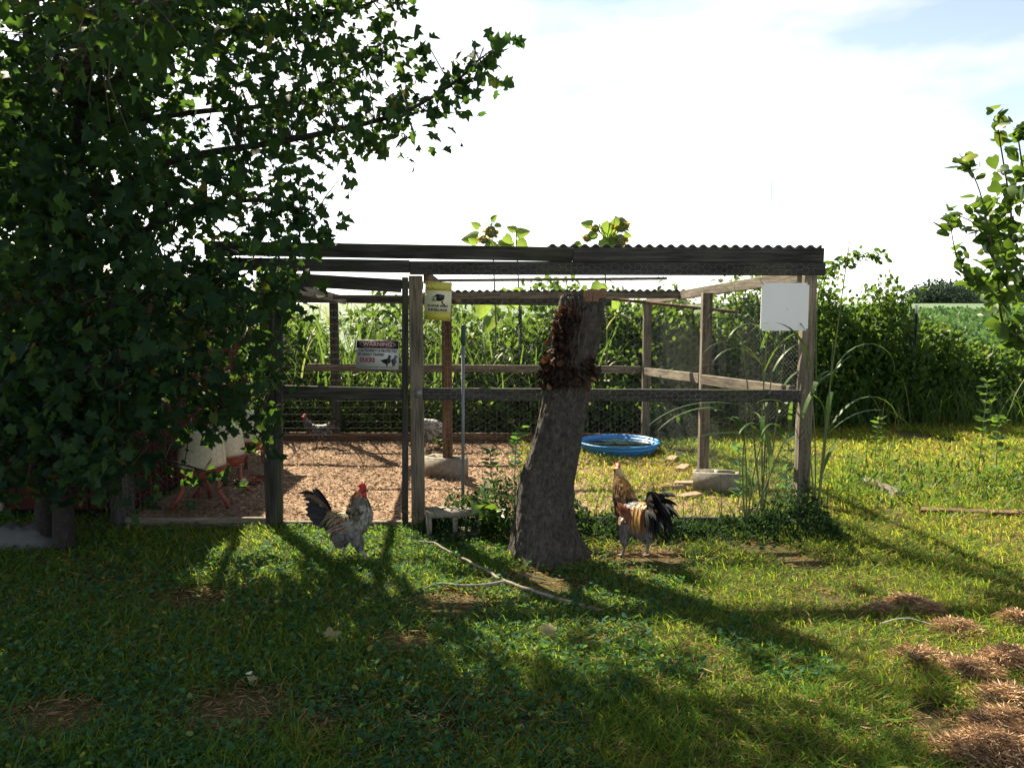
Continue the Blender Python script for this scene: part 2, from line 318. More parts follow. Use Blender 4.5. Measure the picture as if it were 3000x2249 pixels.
mm = node(nt, 'ShaderNodeMixRGB', blend_type='MULTIPLY'); mm.inputs[0].default_value = 1; nt.links.new(c1, mm.inputs[1]); nt.links.new(c2, mm.inputs[2]); nt.links.new(mm.outputs[0], b.inputs['Base Color'])
b.inputs['Roughness'].default_value = .95; b.inputs['Specular IOR Level'].default_value = .1; bump(nt, b, bwv.outputs[0], .8, .02); M['litter'] = m
m, nt, b, out = newmat('crop_canopy'); v = coords(nt); n1 = noise(nt, v, .05, 4); n2 = noise(nt, coords(nt, (1, .25, 1)), 5, 5, .7)
c1 = ramp(nt, n2, [(.3, (.03, .07, .025)), (.7, (.085, .16, .055))]); c2 = ramp(nt, n1, [(.3, (.8, .85, .9)), (.7, (1.1, 1.1, 1.0))])
mm = node(nt, 'ShaderNodeMixRGB', blend_type='MULTIPLY'); mm.inputs[0].default_value = 1; nt.links.new(c1, mm.inputs[1]); nt.links.new(c2, mm.inputs[2]); nt.links.new(mm.outputs[0], b.inputs['Base Color'])
b.inputs['Roughness'].default_value = .8; bump(nt, b, n2, 1, .25); M['canopy'] = m
# clear corrugated roof sheet
m, nt, b, out = newmat('clear_corrugated'); tr = node(nt, 'ShaderNodeBsdfTransparent'); tr.inputs[0].default_value = (.96, .97, .98, 1); mix = node(nt, 'ShaderNodeMixShader'); mix.inputs[0].default_value = .035
b.inputs['Base Color'].default_value = (.6, .62, .62, 1); b.inputs['Roughness'].default_value = .25
nt.links.new(tr.outputs[0], mix.inputs[1]); nt.links.new(b.outputs[0], mix.inputs[2]); nt.links.new(mix.outputs[0], out.inputs[0]); M['clear'] = m
# water
m, nt, b, out = newmat('murky_water'); b.inputs['Base Color'].default_value = (.02, .035, .04, 1); b.inputs['Roughness'].default_value = .06; bump(nt, b, noise(nt, coords(nt), 14, 2), .15, .01); M['water'] = m
def flat(name, c, rough=.5): return plain(name, c, rough, 0, .07, 30)
M['s_white'] = flat('sign_white', (.50, .53, .55)); M['s_black'] = flat('sign_black', (.02, .022, .028)); M['s_red'] = flat('sign_dark_red', (.16, .018, .03))
M['s_yellow'] = flat('sign_yellow', (.50, .46, .06)); M['s_pale'] = flat('sign_pale', (.62, .62, .42)); M['s_grey'] = flat('sign_grey', (.10, .11, .13)); M['s_fade'] = flat('sign_faded_yellow', (.58, .55, .16))

# ------------------------------------------------------------------ the setting: ground, pen floor, field
YF = 5.65                                             # plane of the pen's front
PEN = [(-2.95, YF), (2.13, YF), (1.62, 9.35), (-2.95, 9.35)]
def in_pen(x, y, mrg=0.): return (y > YF+mrg) & (y < 9.35-mrg) & (x > -2.95) & (x < 2.13-.138*(y-YF)-mrg)
gx = np.unique(np.concatenate([np.linspace(-400, -9, 28), np.linspace(-9, 9, 121), np.linspace(9, 400, 40)]))
gy = np.unique(np.concatenate([np.linspace(-120, 0, 14), np.linspace(0, 15, 101), np.linspace(15, 150, 46), np.linspace(150, 900, 20)]))
X, Y = np.meshgrid(gx, gy); Z = gh(X, Y); nx = len(gx); idx = np.arange(nx*len(gy)).reshape(len(gy), nx)
mb = MB(); mb.add(np.stack([X, Y, Z], -1), np.stack([idx[:-1, :-1], idx[:-1, 1:], idx[1:, 1:], idx[1:, :-1]], -1).reshape(-1, 4))
tag(mb.build('ground', M['soil'], smooth=True), kind='structure')
mb = MB(); ys = np.linspace(YF+.03, 9.33, 50); V = []
for y in ys:
    for t in np.linspace(0, 1, 60):
        x = -2.93+(2.11-.138*(y-YF)+2.93)*t; V.append((x, y, float(gh(x, y))+.006+.012*float(fbm(x*3, y*3))))
idx = np.arange(50*60).reshape(50, 60)
mb.add(V, np.stack([idx[:-1, :-1], idx[:-1, 1:], idx[1:, 1:], idx[1:, :-1]], -1).reshape(-1, 4)); tag(mb.build('pen_floor', M['litter'], smooth=True), kind='structure')
n = 15000; cx = rng.uniform(-2.4, 2.1, n); cy = rng.uniform(YF+.05, 9.3, n); k = in_pen(cx, cy, .05) & ((cx < 0.2) | (rng.random(n) < .2)); cx, cy = cx[k], cy[k]; n = len(cx)
mb = MB(); az = rng.uniform(0, 6.28, n); scatter(mb, OVAL, np.stack([cx, cy, gh(cx, cy)+.016+rng.random(n)*.012], 1), np.stack([np.cos(az), np.sin(az), rng.normal(size=n)*.25], 1), rdir(n, 2.2), rng.uniform(.02, .055, n), np.clip(fbm(cx*2, cy*2)*.6+rng.random(n)*.6-.1, 0, 1), .55)
tag(mb.build('wood_chips', M['chips']), 'tan wood chips strewn over the pen floor', 'wood chips', kind='stuff')
# crop field behind the hedge
fx = np.linspace(-150, 400, 120); fy = np.concatenate([np.linspace(19, 60, 50), np.linspace(62, 200, 60)])
X, Y = np.meshgrid(fx, fy); Z = gh(X, Y)+.55+.10*vn(X*.8, Y*.8); idx = np.arange(120*110).reshape(110, 120)
mb = MB(); mb.add(np.stack([X, Y, Z], -1), np.stack([idx[:-1, :-1], idx[:-1, 1:], idx[1:, 1:], idx[1:, :-1]], -1).reshape(-1, 4)); tag(mb.build('crop_field', M['canopy'], smooth=True), kind='structure')
n = 42000; d = 18+60*rng.random(n)**1.7; sx = rng.uniform(.38, .76, n); mb = MB(); px = sx*d; row = np.round(px/.6)*.6+rng.normal(size=n)*.13; pz = gh(row, d)+rng.uniform(.35, .78, n)
scatter(mb, OVAL, np.stack([row, d, pz], 1), rdir(n, .1), rdir(n, 1.2), rng.uniform(.10, .20, n)*(1+d/60), rng.random(n), 1.4)
tag(mb.build('crop_leaves', M['crop']), 'rows of green crop plants in the field beyond the hedge', 'crop', kind='stuff')

# ------------------------------------------------------------------ the chicken coop behind the maple
CX1, CY0, CY1, EAVE = -2.98, 5.95, 8.75, 1.78
coop = thing('chicken_coop', (CX1, CY0, 0), 'dark red boarded chicken coop in deep shade behind the maple trunks', 'coop')
x = CX1-.07
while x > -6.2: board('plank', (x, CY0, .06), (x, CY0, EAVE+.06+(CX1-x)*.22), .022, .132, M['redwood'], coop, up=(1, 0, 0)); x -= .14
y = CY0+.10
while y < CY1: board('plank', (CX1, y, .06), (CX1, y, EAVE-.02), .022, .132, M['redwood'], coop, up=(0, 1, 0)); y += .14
mb = MB(); box(mb, -6.2, CX1-.03, CY0+.03, CY1-.03, .0, 1.7); mb.build('black_fill', M['black'], coop)  # solid black box filling the coop, so gaps between planks read dark
board('corner_post', (CX1+.02, CY0-.01, 0), (CX1+.02, CY0-.01, EAVE-.03), .07, .07, M['wood'], coop, up=(0, 1, 0))
board('door_trim', at(3, 1495, CY0-.03)+Vector((-.02, 0, 0)), at(3, 1240, CY0-.03)+Vector((-.02, 0, 0)), .03, .09, M['wood2'], coop, up=(1, 0, 0))
board('roof', (CX1+.05, (CY0+CY1)/2, EAVE+.03), (-6.4, (CY0+CY1)/2, EAVE+.03+3.4*.22), CY1-CY0+.24, .035, M['roof'], coop)

# ------------------------------------------------------------------ the poultry pen
pen = thing('poultry_pen', (0, YF, 0), 'weathered timber and chicken wire poultry pen with open beamed roof', 'poultry pen')
zt = lambda v, Y=YF: at(1500, v, Y).z
xa = lambda u, v=1000, Y=YF: at(u, v, Y).x
Wd, W2, BW = M['wood'], M['wood2'], M['brownwood']
def post(u, Y, z1, v=1000, m=None, w=.09, z0=-.02, z_extra=None): x = xa(u, v, Y); return board('post', (x, Y, z0), (x, Y, z1), w, w, m or W2, pen, up=(0, 1, 0))
XL, XM, XR = xa(786), xa(1220), xa(2363)
post(786, YF, zt(806), m=Wd); post(1220, YF, zt(808)); post(2363, YF, zt(808))
board('post', (CX1+.1, YF, -.02), (CX1+.1, YF, zt(806)), .09, .09, Wd, pen, up=(0, 1, 0))
# header and fascia boards
def hb(name, a, b_, Y, m=Wd, h=.089, t=.038): board(name, at(*a, Y), at(*b_, Y), t, h, m, pen)
hb('header_board', (1201, 785), (2416, 788), YF-.066, h=.094); hb('header_board', (610, 772), (1200, 781), YF-.066)
hb('fascia_board', (600, 726.7), (1677.4, 745.8), YF-.075, h=.099); hb('fascia_board', (1678, 746), (2412, 748), YF-.075, h=.099)
# mid rail and sill of the front
hb('mid_rail', (1240, 1154), (2345, 1160), YF-.02, h=.089); hb('mid_rail', (345, 1138), (766, 1143), YF-.02)
board('sill_board', (CX1+.15, YF-.01, .035), (XL-.045, YF-.01, .035), .04, .09, W2, pen)
board('sill_board', (xa(1242), YF+.02, .03), (XR-.05, YF+.02, .03), .04, .09, Wd, pen)
# gate
gate = thing('gate', (XL+.05, YF-.01, 0), None, None, None, pen)
def gb(name, a, b_, w, h, Y=YF-.03, up=(0, 0, 1), m=Wd): board(name, at(*a, Y), at(*b_, Y), w, h, m, gate, up=up)
gb('stile', (817, 1548), (817, 795), .04, .056, up=(1, 0, 0)); gb('stile', (1187, 1562), (1187, 812), .04, .042, up=(1, 0, 0))
gb('rail', (832, 818), (1176, 838), .036, .094); gb('rail', (832, 1147), (1176, 1155), .036, .092)
board('threshold', (XL+.05, YF, .02), (XM-.05, YF, .02), .05, .06, W2, pen)
lt = MB(); p = at(1226, 1152, YF-.05); box(lt, p.x-.028, p.x+.028, p.y-.006, p.y+.003, p.z-.028, p.z+.028); lt.build('latch_plate', M['wire'], pen)
# back and side
YB = 9.35; XBR = xa(1895, 1000, YB)
post(1895, YB, zt(888, YB)); XSM = xa(2068, 1000, 7.3); post(2068, 7.3, zt(858, 7.3)); XI = xa(1309, 1000, 7.4)
for u in (980, 560): post(u, YB, 1.68, m=Wd)
board('post', (XI, 7.4, .10), (XI, 7.4, zt(872, 7.4)), .09, .09, BW, pen, up=(0, 1, 0))
hb('mid_rail', (900, 1076), (1876, 1083), YB-.05, m=W2); hb('bottom_board', (540, 1279), (1500, 1283), YB-.05, m=BW, h=.12); hb('bottom_board', (1503, 1283), (1880, 1285), YB-.05, m=BW, h=.12)
board('side_rail', (XBR-.02, YB-.07, zt(1088, YB-.07)), (XSM-.03, 7.36, at(2068, 1108, 7.36).z-.0), .038, .09, W2, pen)
board('side_rail', (XSM-.04, 7.24, at(2068, 1108, 7.24).z-.01), (XR-.06, YF+.06, at(2340, 1148, YF+.06).z), .038, .09, W2, pen)
hb('back_beam', (560, 872), (1790, 886), YB-.03, m=Wd)
# rafters
board('rafter', (XR-.05, YF+.04, zt(800)-.02), (XBR-.0, YB-.02, zt(880, YB)), .038, .089, W2, pen)
board('rafter', at(1248, 812, YF+.05), at(1346, 880, YB-.1), .038, .089, BW, pen)
board('rafter', at(800, 828, YF+.05), at(1010, 880, YB-.1), .038, .089, W2, pen)
board('rafter', at(420, 790, YF+.05), at(640, 872, YB-.1), .038, .089, Wd, pen)
# purlins and the wavy closure strips that carried the roof sheet
def wavy(name, a, b_, amp, per, t=.02, m=Wd):
    a = Vector(a); b_ = Vector(b_); L = (b_-a).length; k = int(L/per*8); mb = MB(); V = []; F = []; d = (b_-a)/L
    for i in range(k+1):
        s = L*i/k; q = a+d*s; ph = (s/per) % 1; h = amp*min(1, max(0, 1.6*(.5-abs(ph-.5))*2-.25))
        V += [(q.x, q.y-t/2, q.z), (q.x, q.y+t/2, q.z), (q.x, q.y+t/2, q.z+.006+h), (q.x, q.y-t/2, q.z+.006+h)]
    for i in range(k):
        for j in range(4): F.append((4*i+j, 4*i+(j+1) % 4, 4*i+4+(j+1) % 4, 4*i+4+j))
    F += [(3, 2, 1, 0), (4*k, 4*k+1, 4*k+2, 4*k+3)]
    mb.add(V, F); o = mb.build(name, m, pen); return o
wavy('closure_strip', at(1603, 725, YF-.07), at(2406, 729, YF-.07), .020, .0755)
board('purlin', at(1255, 822, 6.55), at(1952, 816, 6.55), .09, .02, W2, pen)
board('purlin', at(1240, 866, 8.2), at(2036, 864, 8.2), .038, .07, W2, pen); wavy('closure_strip', at(1246, 856, 8.2), at(2030, 854, 8.2), .020, .0755)
board('purlin', at(850, 828, 6.3), at(1240, 836, 6.3), .038, .06, Wd, pen)
board('loose_batten', at(1795, 876, 8.45), at(2158, 914, 7.35), .06, .03, BW, pen)
board('purlin', at(840, 868, 8.3), at(1236, 872, 8.3), .038, .045, Wd, pen)
# clear corrugated sheet over the right half
mb = MB(); V = []; A = at(1606, 726, YF-.07); B = at(2404, 730, YF-.07); A2 = at(1246, 855, 8.2); B2 = at(2028, 853, 8.2); K = 260
for j in range(4):
    t = j/3
    for i in range(K+1):
        s = i/K; p = A.lerp(B, s).lerp(A2.lerp(B2, s), t); ph = (s*(B-A).length/.0755) % 1
        V.append((p.x, p.y, p.z+.009+.020*min(1, max(0, 1.6*(.5-abs(ph-.5))*2-.25))))
idx = np.arange(4*(K+1)).reshape(4, K+1); mb.add(V, np.stack([idx[:-1, :-1], idx[:-1, 1:], idx[1:, 1:], idx[1:, :-1]], -1).reshape(-1, 4))
mb.build('roof_sheet', M['clear'], pen)
# chicken wire
def wire_edges(mb, P0, P1, r):
    P0 = np.asarray(P0, float); P1 = np.asarray(P1, float); d = nrm(P1-P0); n = len(P0); a = np.where(np.abs(d[:, 2:3]) < .9, np.array([[0, 0, 1.]]), np.array([[1., 0, 0]])); x = nrm(np.cross(d, a)); y = np.cross(d, x); V = []
    for P in (P0, P1):
        for k in range(3): an = 2.094*k; V.append(P+r*(x*math.cos(an)+y*math.sin(an)))
    V = np.stack(V, 1); o = (np.arange(n)*6)[:, None]+mb.n
    for f in ((0, 1, 4, 3), (1, 2, 5, 4), (2, 0, 3, 5)): mb.F.append(o+np.array([f]))
    mb.V.append(V.reshape(-1, 3).astype(np.float32)); mb.A.append(np.full(n*6, .5, np.float32)); mb.C.append(np.ones((n*6, 4), np.float32)); mb.n += n*6
def hexwire(o, ex, Wm, Hm, a, r=.0009, parent=None, sag=.012):
    """flat-topped hexagons of side a in the plane spanned by ex (unit, horizontal) and z"""
    o = np.array(o, float); ex = np.array(ex, float); ny = np.cross(ex, [0, 0, 1.]); hh = a*math.sqrt(3); E0 = []; E1 = []
    for i in range(int(Wm/(1.5*a))+1):
        for j in range(int(Hm/hh)+1):
            cx = 1.5*a*i; cz = hh*(j+.5*(i % 2)); p = [(cx+a*math.cos(t), cz+a*math.sin(t)) for t in (0, math.pi/3, 2*math.pi/3, math.pi)]
            for q in range(3): E0.append(p[q]); E1.append(p[q+1])
    E0 = np.array(E0); E1 = np.array(E1); k = (np.maximum(E0[:, 0], E1[:, 0]) < Wm) & (np.minimum(E0[:, 0], E1[:, 0]) > 0) & (np.maximum(E0[:, 1], E1[:, 1]) < Hm); E0, E1 = E0[k], E1[k]
    def W3(E):
        jx = (vn(E[:, 0]*23+5, E[:, 1]*23)-.5)*a*.35; jz = (vn(E[:, 0]*19+50, E[:, 1]*19+9)-.5)*a*.35; of = (fbm(E[:, 0]*2.3, E[:, 1]*2.3+3)-.5)*2*sag
        return o+np.outer(E[:, 0]+jx, ex)+np.outer(E[:, 1]+jz, [0, 0, 1.])+np.outer(of, ny)
    mb = MB(); wire_edges(mb, W3(E0), W3(E1), r); return mb.build('wire_panel', M['wire'], parent or pen)
hexwire((XM+.03, YF-.10, .02), (1, 0, 0), XR-XM+.0, zt(775)-.0, .027, .0007)
hexwire((CX1+.1, YF-.06, .02), (1, 0, 0), XL-CX1-.13, 1.85, .027, .0008)
hexwire((-2.9, YB-.10, .02), (1, 0, 0), XBR+2.9, 1.62, .030, .0008)
dv = Vector((XBR-XR, YB-YF, 0)); L = dv.length; dv.normalize(); hexwire((XR+.052, YF, .02), dv, L, 1.72, .020, .0007)
mb = MB(); g0 = at(832, 1545, YF-.005); g1 = at(1178, 830, YF-.005); P0 = []; P1 = []
for i in range(int((g1.x-g0.x)/.025)): x = g0.x+.025*i; P0.append((x, YF-.005, .04)); P1.append((x+.004*math.sin(i), YF-.005, g1.z))
for i in range(int((g1.z-.04)/.05)): z = .04+.05*i; P0.append((g0.x, YF-.006, z)); P1.append((g1.x, YF-.006, z+.003*math.sin(i*2)))
wire_edges(mb, P0, P1, .00035); mb.build('wire_panel', M['black'], gate)

# ------------------------------------------------------------------ signs
def plate(mb, x0, x1, z0, z1, y, t=.0015): box(mb, x0, x1, y-t, y, z0, z1)
def text(s, size, x, z, y, m, parent, name='lettering', sx=1., bold=0., roll=0., align='CENTER', base=None):
    cu = bpy.data.curves.new('t', 'FONT'); cu.body = s; cu.size = size; cu.align_x = align; cu.align_y = 'CENTER'; cu.offset = bold; cu.extrude = .0002; cu.resolution_u = 3
    o = bpy.data.objects.new('t', cu); col.objects.link(o); dg = bpy.context.evaluated_depsgraph_get(); me = bpy.data.meshes.new_from_object(o.evaluated_get(dg)); bpy.data.objects.remove(o)
    me.materials.clear(); me.materials.append(m); me.name = name
    Mx = base @ Matrix.Translation((x, y, z)) @ Matrix.Rotation(math.pi/2, 4, 'X') @ Matrix.Diagonal((sx, 1, 1, 1)); return link(bpy.data.objects.new(name, me), parent, Mx)
def poly(pts, y, t, m, name, parent, base):
    mb = MB(); n = len(pts); V = [(x, y-t, z) for x, z in pts]+[(x, y, z) for x, z in pts]
    mb.add(V, [tuple(range(n)), tuple(range(2*n-1, n-1, -1))]+[(i, n+i, n+(i+1) % n, (i+1) % n) for i in range(n)])
    return link(bpy.data.objects.new(name, mb.mesh(name, m)), parent, base.copy())
def rect(x0, x1, z0, z1): return [(x0, z0), (x1, z0), (x1, z1), (x0, z1)]
def ell(cx, cz, rx, rz, n=36): return [(cx+rx*math.cos(6.2832*i/n), cz+rz*math.sin(6.2832*i/n)) for i in range(n)]
# duck warning
c = at(1106, 1040, YF-.025); base = Matrix.Translation(c) @ Matrix.Rotation(R(-1.5)*-1, 4, 'Y'); w, h = .152, .107
s = thing('warning_sign', c, 'white and black metal duck warning sign hung on the gate wire', 'sign')
poly(rect(-w, w, -h, h), 0, .002, M['s_white'], 'panel', s, base); poly(rect(-w+.002, w-.002, .047, h-.002), -.0025, .0008, M['s_black'], 'header_band', s, base)
poly(rect(-w, w, -h, -h+.004), -.0025, .0008, M['s_black'], 'lower_border', s, base)
poly(ell(0, .077, .128, .030), -.0037, .0004, M['s_white'], 'oval_border', s, base); poly(ell(0, .077, .1245, .0268), -.0044, .0004, M['s_red'], 'oval', s, base)
text('WARNING', .042, 0, .0765, -.0055, M['s_white'], s, sx=1.02, base=base, bold=.0003)
text('THIS PROPERTY IS PROTECTED', .0255, 0, .030, -.0032, M['s_black'], s, sx=.78, base=base, bold=.0010); text('BY HIGHLY TRAINED', .0255, -.138, .003, -.0032, M['s_black'], s, sx=.78, base=base, align='LEFT', bold=.0010)
text('DUCKS', .042, -.126, -.038, -.0032, M['s_red'], s, sx=.78, base=base, align='LEFT', bold=.0022)
text('NOT RESPONSIBLE FOR INJURY OR POSSIBLE DEATH', .0125, -.124, -.087, -.0032, M['s_black'], s, sx=.80, base=base, align='LEFT')
duck = [(-.5, .12), (-.36, .06), (-.1, .16), (.1, .2), (.2, .34), (.2, .5), (.3, .58), (.42, .5), (.52, .42), (.40, .36), (.38, .2), (.44, .02), (.36, -.18), (.16, -.3), (.14, -.46), (.24, -.5), (.02, -.5), (.06, -.32), (-.18, -.22), (-.4, -.02)]
poly([(.060+.085*x, -.040+.075*z) for x, z in duck], -.0025, .0006, M['s_black'], 'duck_figure', s, base)
duck2 = [(-.3, .0), (-.22, .18), (.0, .24), (.04, .42), (.14, .54), (.3, .52), (.5, .36), (.3, .36), (.24, .2), (.3, .0), (.24, -.22), (.1, -.34), (.14, -.48), (.2, -.5), (-.02, -.5), (-.02, -.36), (-.14, -.5), (-.22, -.48), (-.12, -.34), (-.24, -.2)]
poly([(.118+.066*x, -.040+.075*z) for x, z in duck2], -.0025, .0006, M['s_grey'], 'duck_figure', s, base)
# camera warning
c = at(1283, 882, YF-.125); base = Matrix.Translation(c) @ Matrix.Rotation(R(3.0), 4, 'Y') @ Matrix.Rotation(R(-4), 4, 'Z'); w, h = .094, .134
s = thing('surveillance_sign', c, 'yellow and white metal camera warning sign wired beside the middle post', 'sign')
poly(rect(-w, w, -h, h), 0, .002, M['s_pale'], 'panel', s, base); poly(rect(-w+.003, w-.003, .074, h-.003), -.0025, .0006, M['s_yellow'], 'header_band', s, base); poly(rect(-w+.003, w-.003, -h+.003, -.078), -.0025, .0006, M['s_yellow'], 'footer_band', s, base)
text('WARNING', .043, 0, .102, -.0034, M['s_fade'], s, sx=.86, base=base, bold=.001)
cam2 = [(-.055, .025), (-.055, -.010), (-.050, .030), (-.008, .052), (.042, .046), (.042, .018), (.022, -.002), (-.018, -.004)]
poly([(-.040, .026), (-.006, .050), (.046, .044), (.044, .014), (.016, .0), (-.012, .002), (-.012, .030)], -.0025, .0006, M['s_black'], 'camera_body', s, base)
poly(rect(-.043, -.014, -.002, .025), -.0025, .0006, M['s_black'], 'camera_front', s, base); poly(rect(-.040, -.017, .001, .022), -.0034, .0004, M['s_pale'], 'camera_face', s, base); poly(ell(-.029, .011, .0075, .0075, 14), -.0041, .0004, M['s_black'], 'lens', s, base)
poly([(.026, .002), (.036, .006), (.034, -.010), (.046, -.020), (.050, -.014), (.050, -.034), (.044, -.034), (.043, -.026), (.024, -.012)], -.0025, .0006, M['s_black'], 'camera_arm', s, base)
text('24 HOUR VIDEO', .021, 0, -.034, -.0025, M['s_black'], s, sx=.94, base=base, bold=.0013); text('SURVEILLANCE', .021, 0, -.062, -.0025, M['s_black'], s, sx=.94, base=base, bold=.0013)
for u, v, du, dv_ in ((1250, 829, 9, 9), (1318, 828, 7, -5), (1246, 930, 11, -11), (1313, 934, 5, 5)):
    mb = MB(); tube(mb, [at(u-5, v-5 if dv_ > 0 else v+5, YF-.10), at(u, v, YF-.134), at(u+du*.6, v+dv_*.6, YF-.137)], .0012, 5); mb.build('tie_wire', M['black'], s)
# blank white board on the corner post
c = at(2299, 899, YF-.13); s = thing('white_board', c, 'blank white square board with rounded corners tied to the corner post', 'board')
bm = bmesh.new(); bmesh.ops.create_cube(bm, size=1); bmesh.ops.scale(bm, vec=(.332, .007, .332), verts=bm.verts)
bmesh.ops.bevel(bm, geom=[e for e in bm.edges if abs(e.verts[0].co.y-e.verts[1].co.y) > .005], offset=.014, segments=4, affect='EDGES')
me = bpy.data.meshes.new('panel'); bm.to_mesh(me); bm.free(); me.materials.append(M['white']); link(bpy.data.objects.new('panel', me), s, Matrix.Translation(c))
for sx_ in (-1, 1):
    mb = MB(); tube(mb, [c+Vector((sx_*.155, -.008, .155)), c+Vector((sx_*.168, .0, .172)), c+Vector((sx_*.165, .05, .2))], .0014, 5); mb.build('tie_wire', M['black'], s)

# ------------------------------------------------------------------ cut maple trunk with dead vine
sp = [(1596, 1655, 106), (1592, 1600, 95), (1590, 1549, 91), (1594, 1422, 84), (1627, 1295, 72), (1653, 1169, 66), (1666, 1084, 66), (1689, 980, 67), (1708, 862, 63)]
cs = [at(u, v, 5.0) for u, v, r in sp]; cs[0].z = -.05; rs = [r*5.0/FPX*.985 for u, v, r in sp]
path = smooth_path(cs, 17); rr = list(np.interp(np.linspace(0, len(rs)-1, len(path)), range(len(rs)), rs))
st = thing('cut_tree_trunk', (cs[0].x, 5.0, 0), 'tall sawn-off leaning tree trunk with dead vine clinging to its bark', 'tree trunk')
mb = MB(); V = []; F = []; NS = 150; top = []
for i, p in enumerate(path):
    for k in range(NS):
        a = 2*math.pi*k/NS; q = rr[i]; hgt = p.z
        q *= 1+.05*math.sin(a*3+1.2+hgt)+.03*math.sin(a*5+hgt*2)
        q += .020*(float(fbm(a*7, hgt*5))-.5)+.010*(float(vn(a*15+3*float(vn(a*6, hgt*9)), hgt*16))-.5)+.009*(float(vn(a*34, hgt*44))-.5)+.012*max(0, .5-hgt)*(float(vn(a*11, hgt*30))-.5)
        fl = max(0, 1-hgt/.34); q *= 1+fl*fl*(.06+.34*max(0, math.cos(a-.2))**3+.22*max(0, math.cos(a-2.4))**4+.26*max(0, math.cos(a+1.7))**4)
        V.append((p.x+q*math.cos(a), p.y+q*math.sin(a), hgt+(.025*math.sin(a+2.4)+.012*float(vn(a*3, 5)) if i == len(path)-1 else 0)))
n = len(path)
for i in range(n-1):
    for k in range(NS): F.append((i*NS+k, i*NS+(k+1) % NS, (i+1)*NS+(k+1) % NS, (i+1)*NS+k))
mb.add(V, F); mb.build('trunk', M['bark'], st, smooth=True)
mb = MB(); rim = V[(n-1)*NS:]; ctr = np.mean(np.array(rim), 0); mb.add(rim+[tuple(ctr+np.array([0, 0, -.004]))], [(k, (k+1) % NS, NS) for k in range(NS)]); mb.build('cut_face', M['cutwood'], st)
mb = MB(); tip = np.array(rim); k0 = [k for k in range(NS) if math.cos(2*math.pi*k/NS-R(-50)) > .72]    # bark torn off below the cut: bare wood chip on the right front
b0 = np.array(V[(n-7)*NS:(n-6)*NS]); VV = []; ff = []
for j, k in enumerate(k0):
    out_ = nrm((tip[k]-ctr)*np.array([1, 1, 0])); mixp = tip[k]*.25+b0[k]*.75 if j < len(k0)/2 else tip[k]*.45+b0[k]*.55; VV += [tuple(tip[k]+out_*.004), tuple(mixp+out_*.004)]
for j in range(len(k0)-1): ff.append((2*j, 2*j+1, 2*j+3, 2*j+2))
mb.add(VV, ff); mb.build('bare_wood_patch', M['cutwood'], st)
mb = MB(); mb2 = MB()                                      # dead vine: stems and curled leaves on the left front of the trunk
def onstump(v, a, off=.0):
    q = min(range(n), key=lambda i: abs(path[i].z-zt(v, 5.0))); p = path[q]; r_ = rr[q]+off; return np.array([p.x+r_*math.cos(a), p.y+r_*math.sin(a), p.z])
for s_ in range(9):
    a = R(-150+s_*9+random.uniform(-8, 8)); pts = [onstump(v, a+R(random.uniform(-9, 9)), .012) for v in range(870, 1120, 28)]; tube(mb2, smooth_path([Vector(p) for p in pts], 3), .006-.0004*s_, 5)
NL = 900; vv = rng.uniform(905, 1120, NL); aa = np.radians(rng.normal(-128, 15, NL)); q = rng.random(NL); 
low = rng.random(NL) < .34; vv[low] = rng.normal(1085, 20, low.sum()); aa[low] = np.radians(rng.uniform(-190, -5, low.sum()))
P = np.array([onstump(v, a, .005+.035*random.random()**1.5) for v, a in zip(vv, aa)]); Nn = np.stack([np.cos(aa), np.sin(aa), np.zeros(NL)], 1)
scatter(mb, OVAL, P, rdir(NL, -.9)+Nn*.35, Nn+rdir(NL)*.9, rng.uniform(.02, .06, NL), rng.random(NL)**1.2, rng.uniform(.5, 1.6, NL))
mb.build('dead_vine_leaves', M['deadleaf'], st)['kind'] = 'stuff'; mb2.build('vine_stems', M['twig'], st, smooth=True)

# ------------------------------------------------------------------ cinder blocks, bricks, pole, pool, feeders
def block(name, loc, rz, label, lying=False, group='concrete blocks about the pen', parent=None):
    mb = MB(); L_, W_, H_ = .39, .19, .19; t = .033      # cores run along local z
    box(mb, -L_/2, L_/2, -W_/2, -W_/2+t, 0, H_); box(mb, -L_/2, L_/2, W_/2-t, W_/2, 0, H_)
    for xx in (-L_/2, -t/2, L_/2-t): box(mb, xx, xx+t, -W_/2+t, W_/2-t, 0, H_)
    o = bpy.data.objects.new(name, mb.mesh(name, M['concrete'])); Mx = Matrix.Translation(Vector(loc)) @ Matrix.Rotation(rz, 4, 'Z')
    if lying: Mx = Mx @ Matrix.Translation((0, 0, W_/2)) @ Matrix.Rotation(math.pi/2, 4, 'X') @ Matrix.Translation((0, 0, -H_/2))
    link(o, None, Mx); return tag(o, label, 'concrete block', group)
bp = gnd(1309, 1378); block('concrete_block', (XI-.02, 7.40, .005), R(-28), 'concrete block standing round the foot of the brown inner post')
block('concrete_block', (xa(1330, 1500, 5.47), 5.45, .0), R(10), 'concrete block on its side with open cores, behind the grey pole', True)
block('concrete_block', (xa(2100, 1420, 6.72), 6.75, .0), R(-14), 'pale concrete block below the slim side post of the pen')
for i, (u, v, rz, lab) in enumerate(((1975, 1440, 8, 'loose pale brick nearer the rooster tail than the others'), (2010, 1425, -12, 'loose pale brick lying next to the side concrete block'), (1968, 1352, 65, 'loose brick just beyond the rim of the blue pool'), (2000, 1378, 60, 'loose brick between the pool and the slim side post'), (2020, 1462, 20, 'loose brick sunk among dark weeds by the side concrete block'))):
    p = gnd(u, v); o = board('brick', p+Vector((-.1*math.cos(R(rz)), -.1*math.sin(R(rz)), .012)), p+Vector((.1*math.cos(R(rz)), .1*math.sin(R(rz)), .022)), .095, .06, M['brick'])
    tag(o, lab, 'brick', 'loose bricks by the pen side')
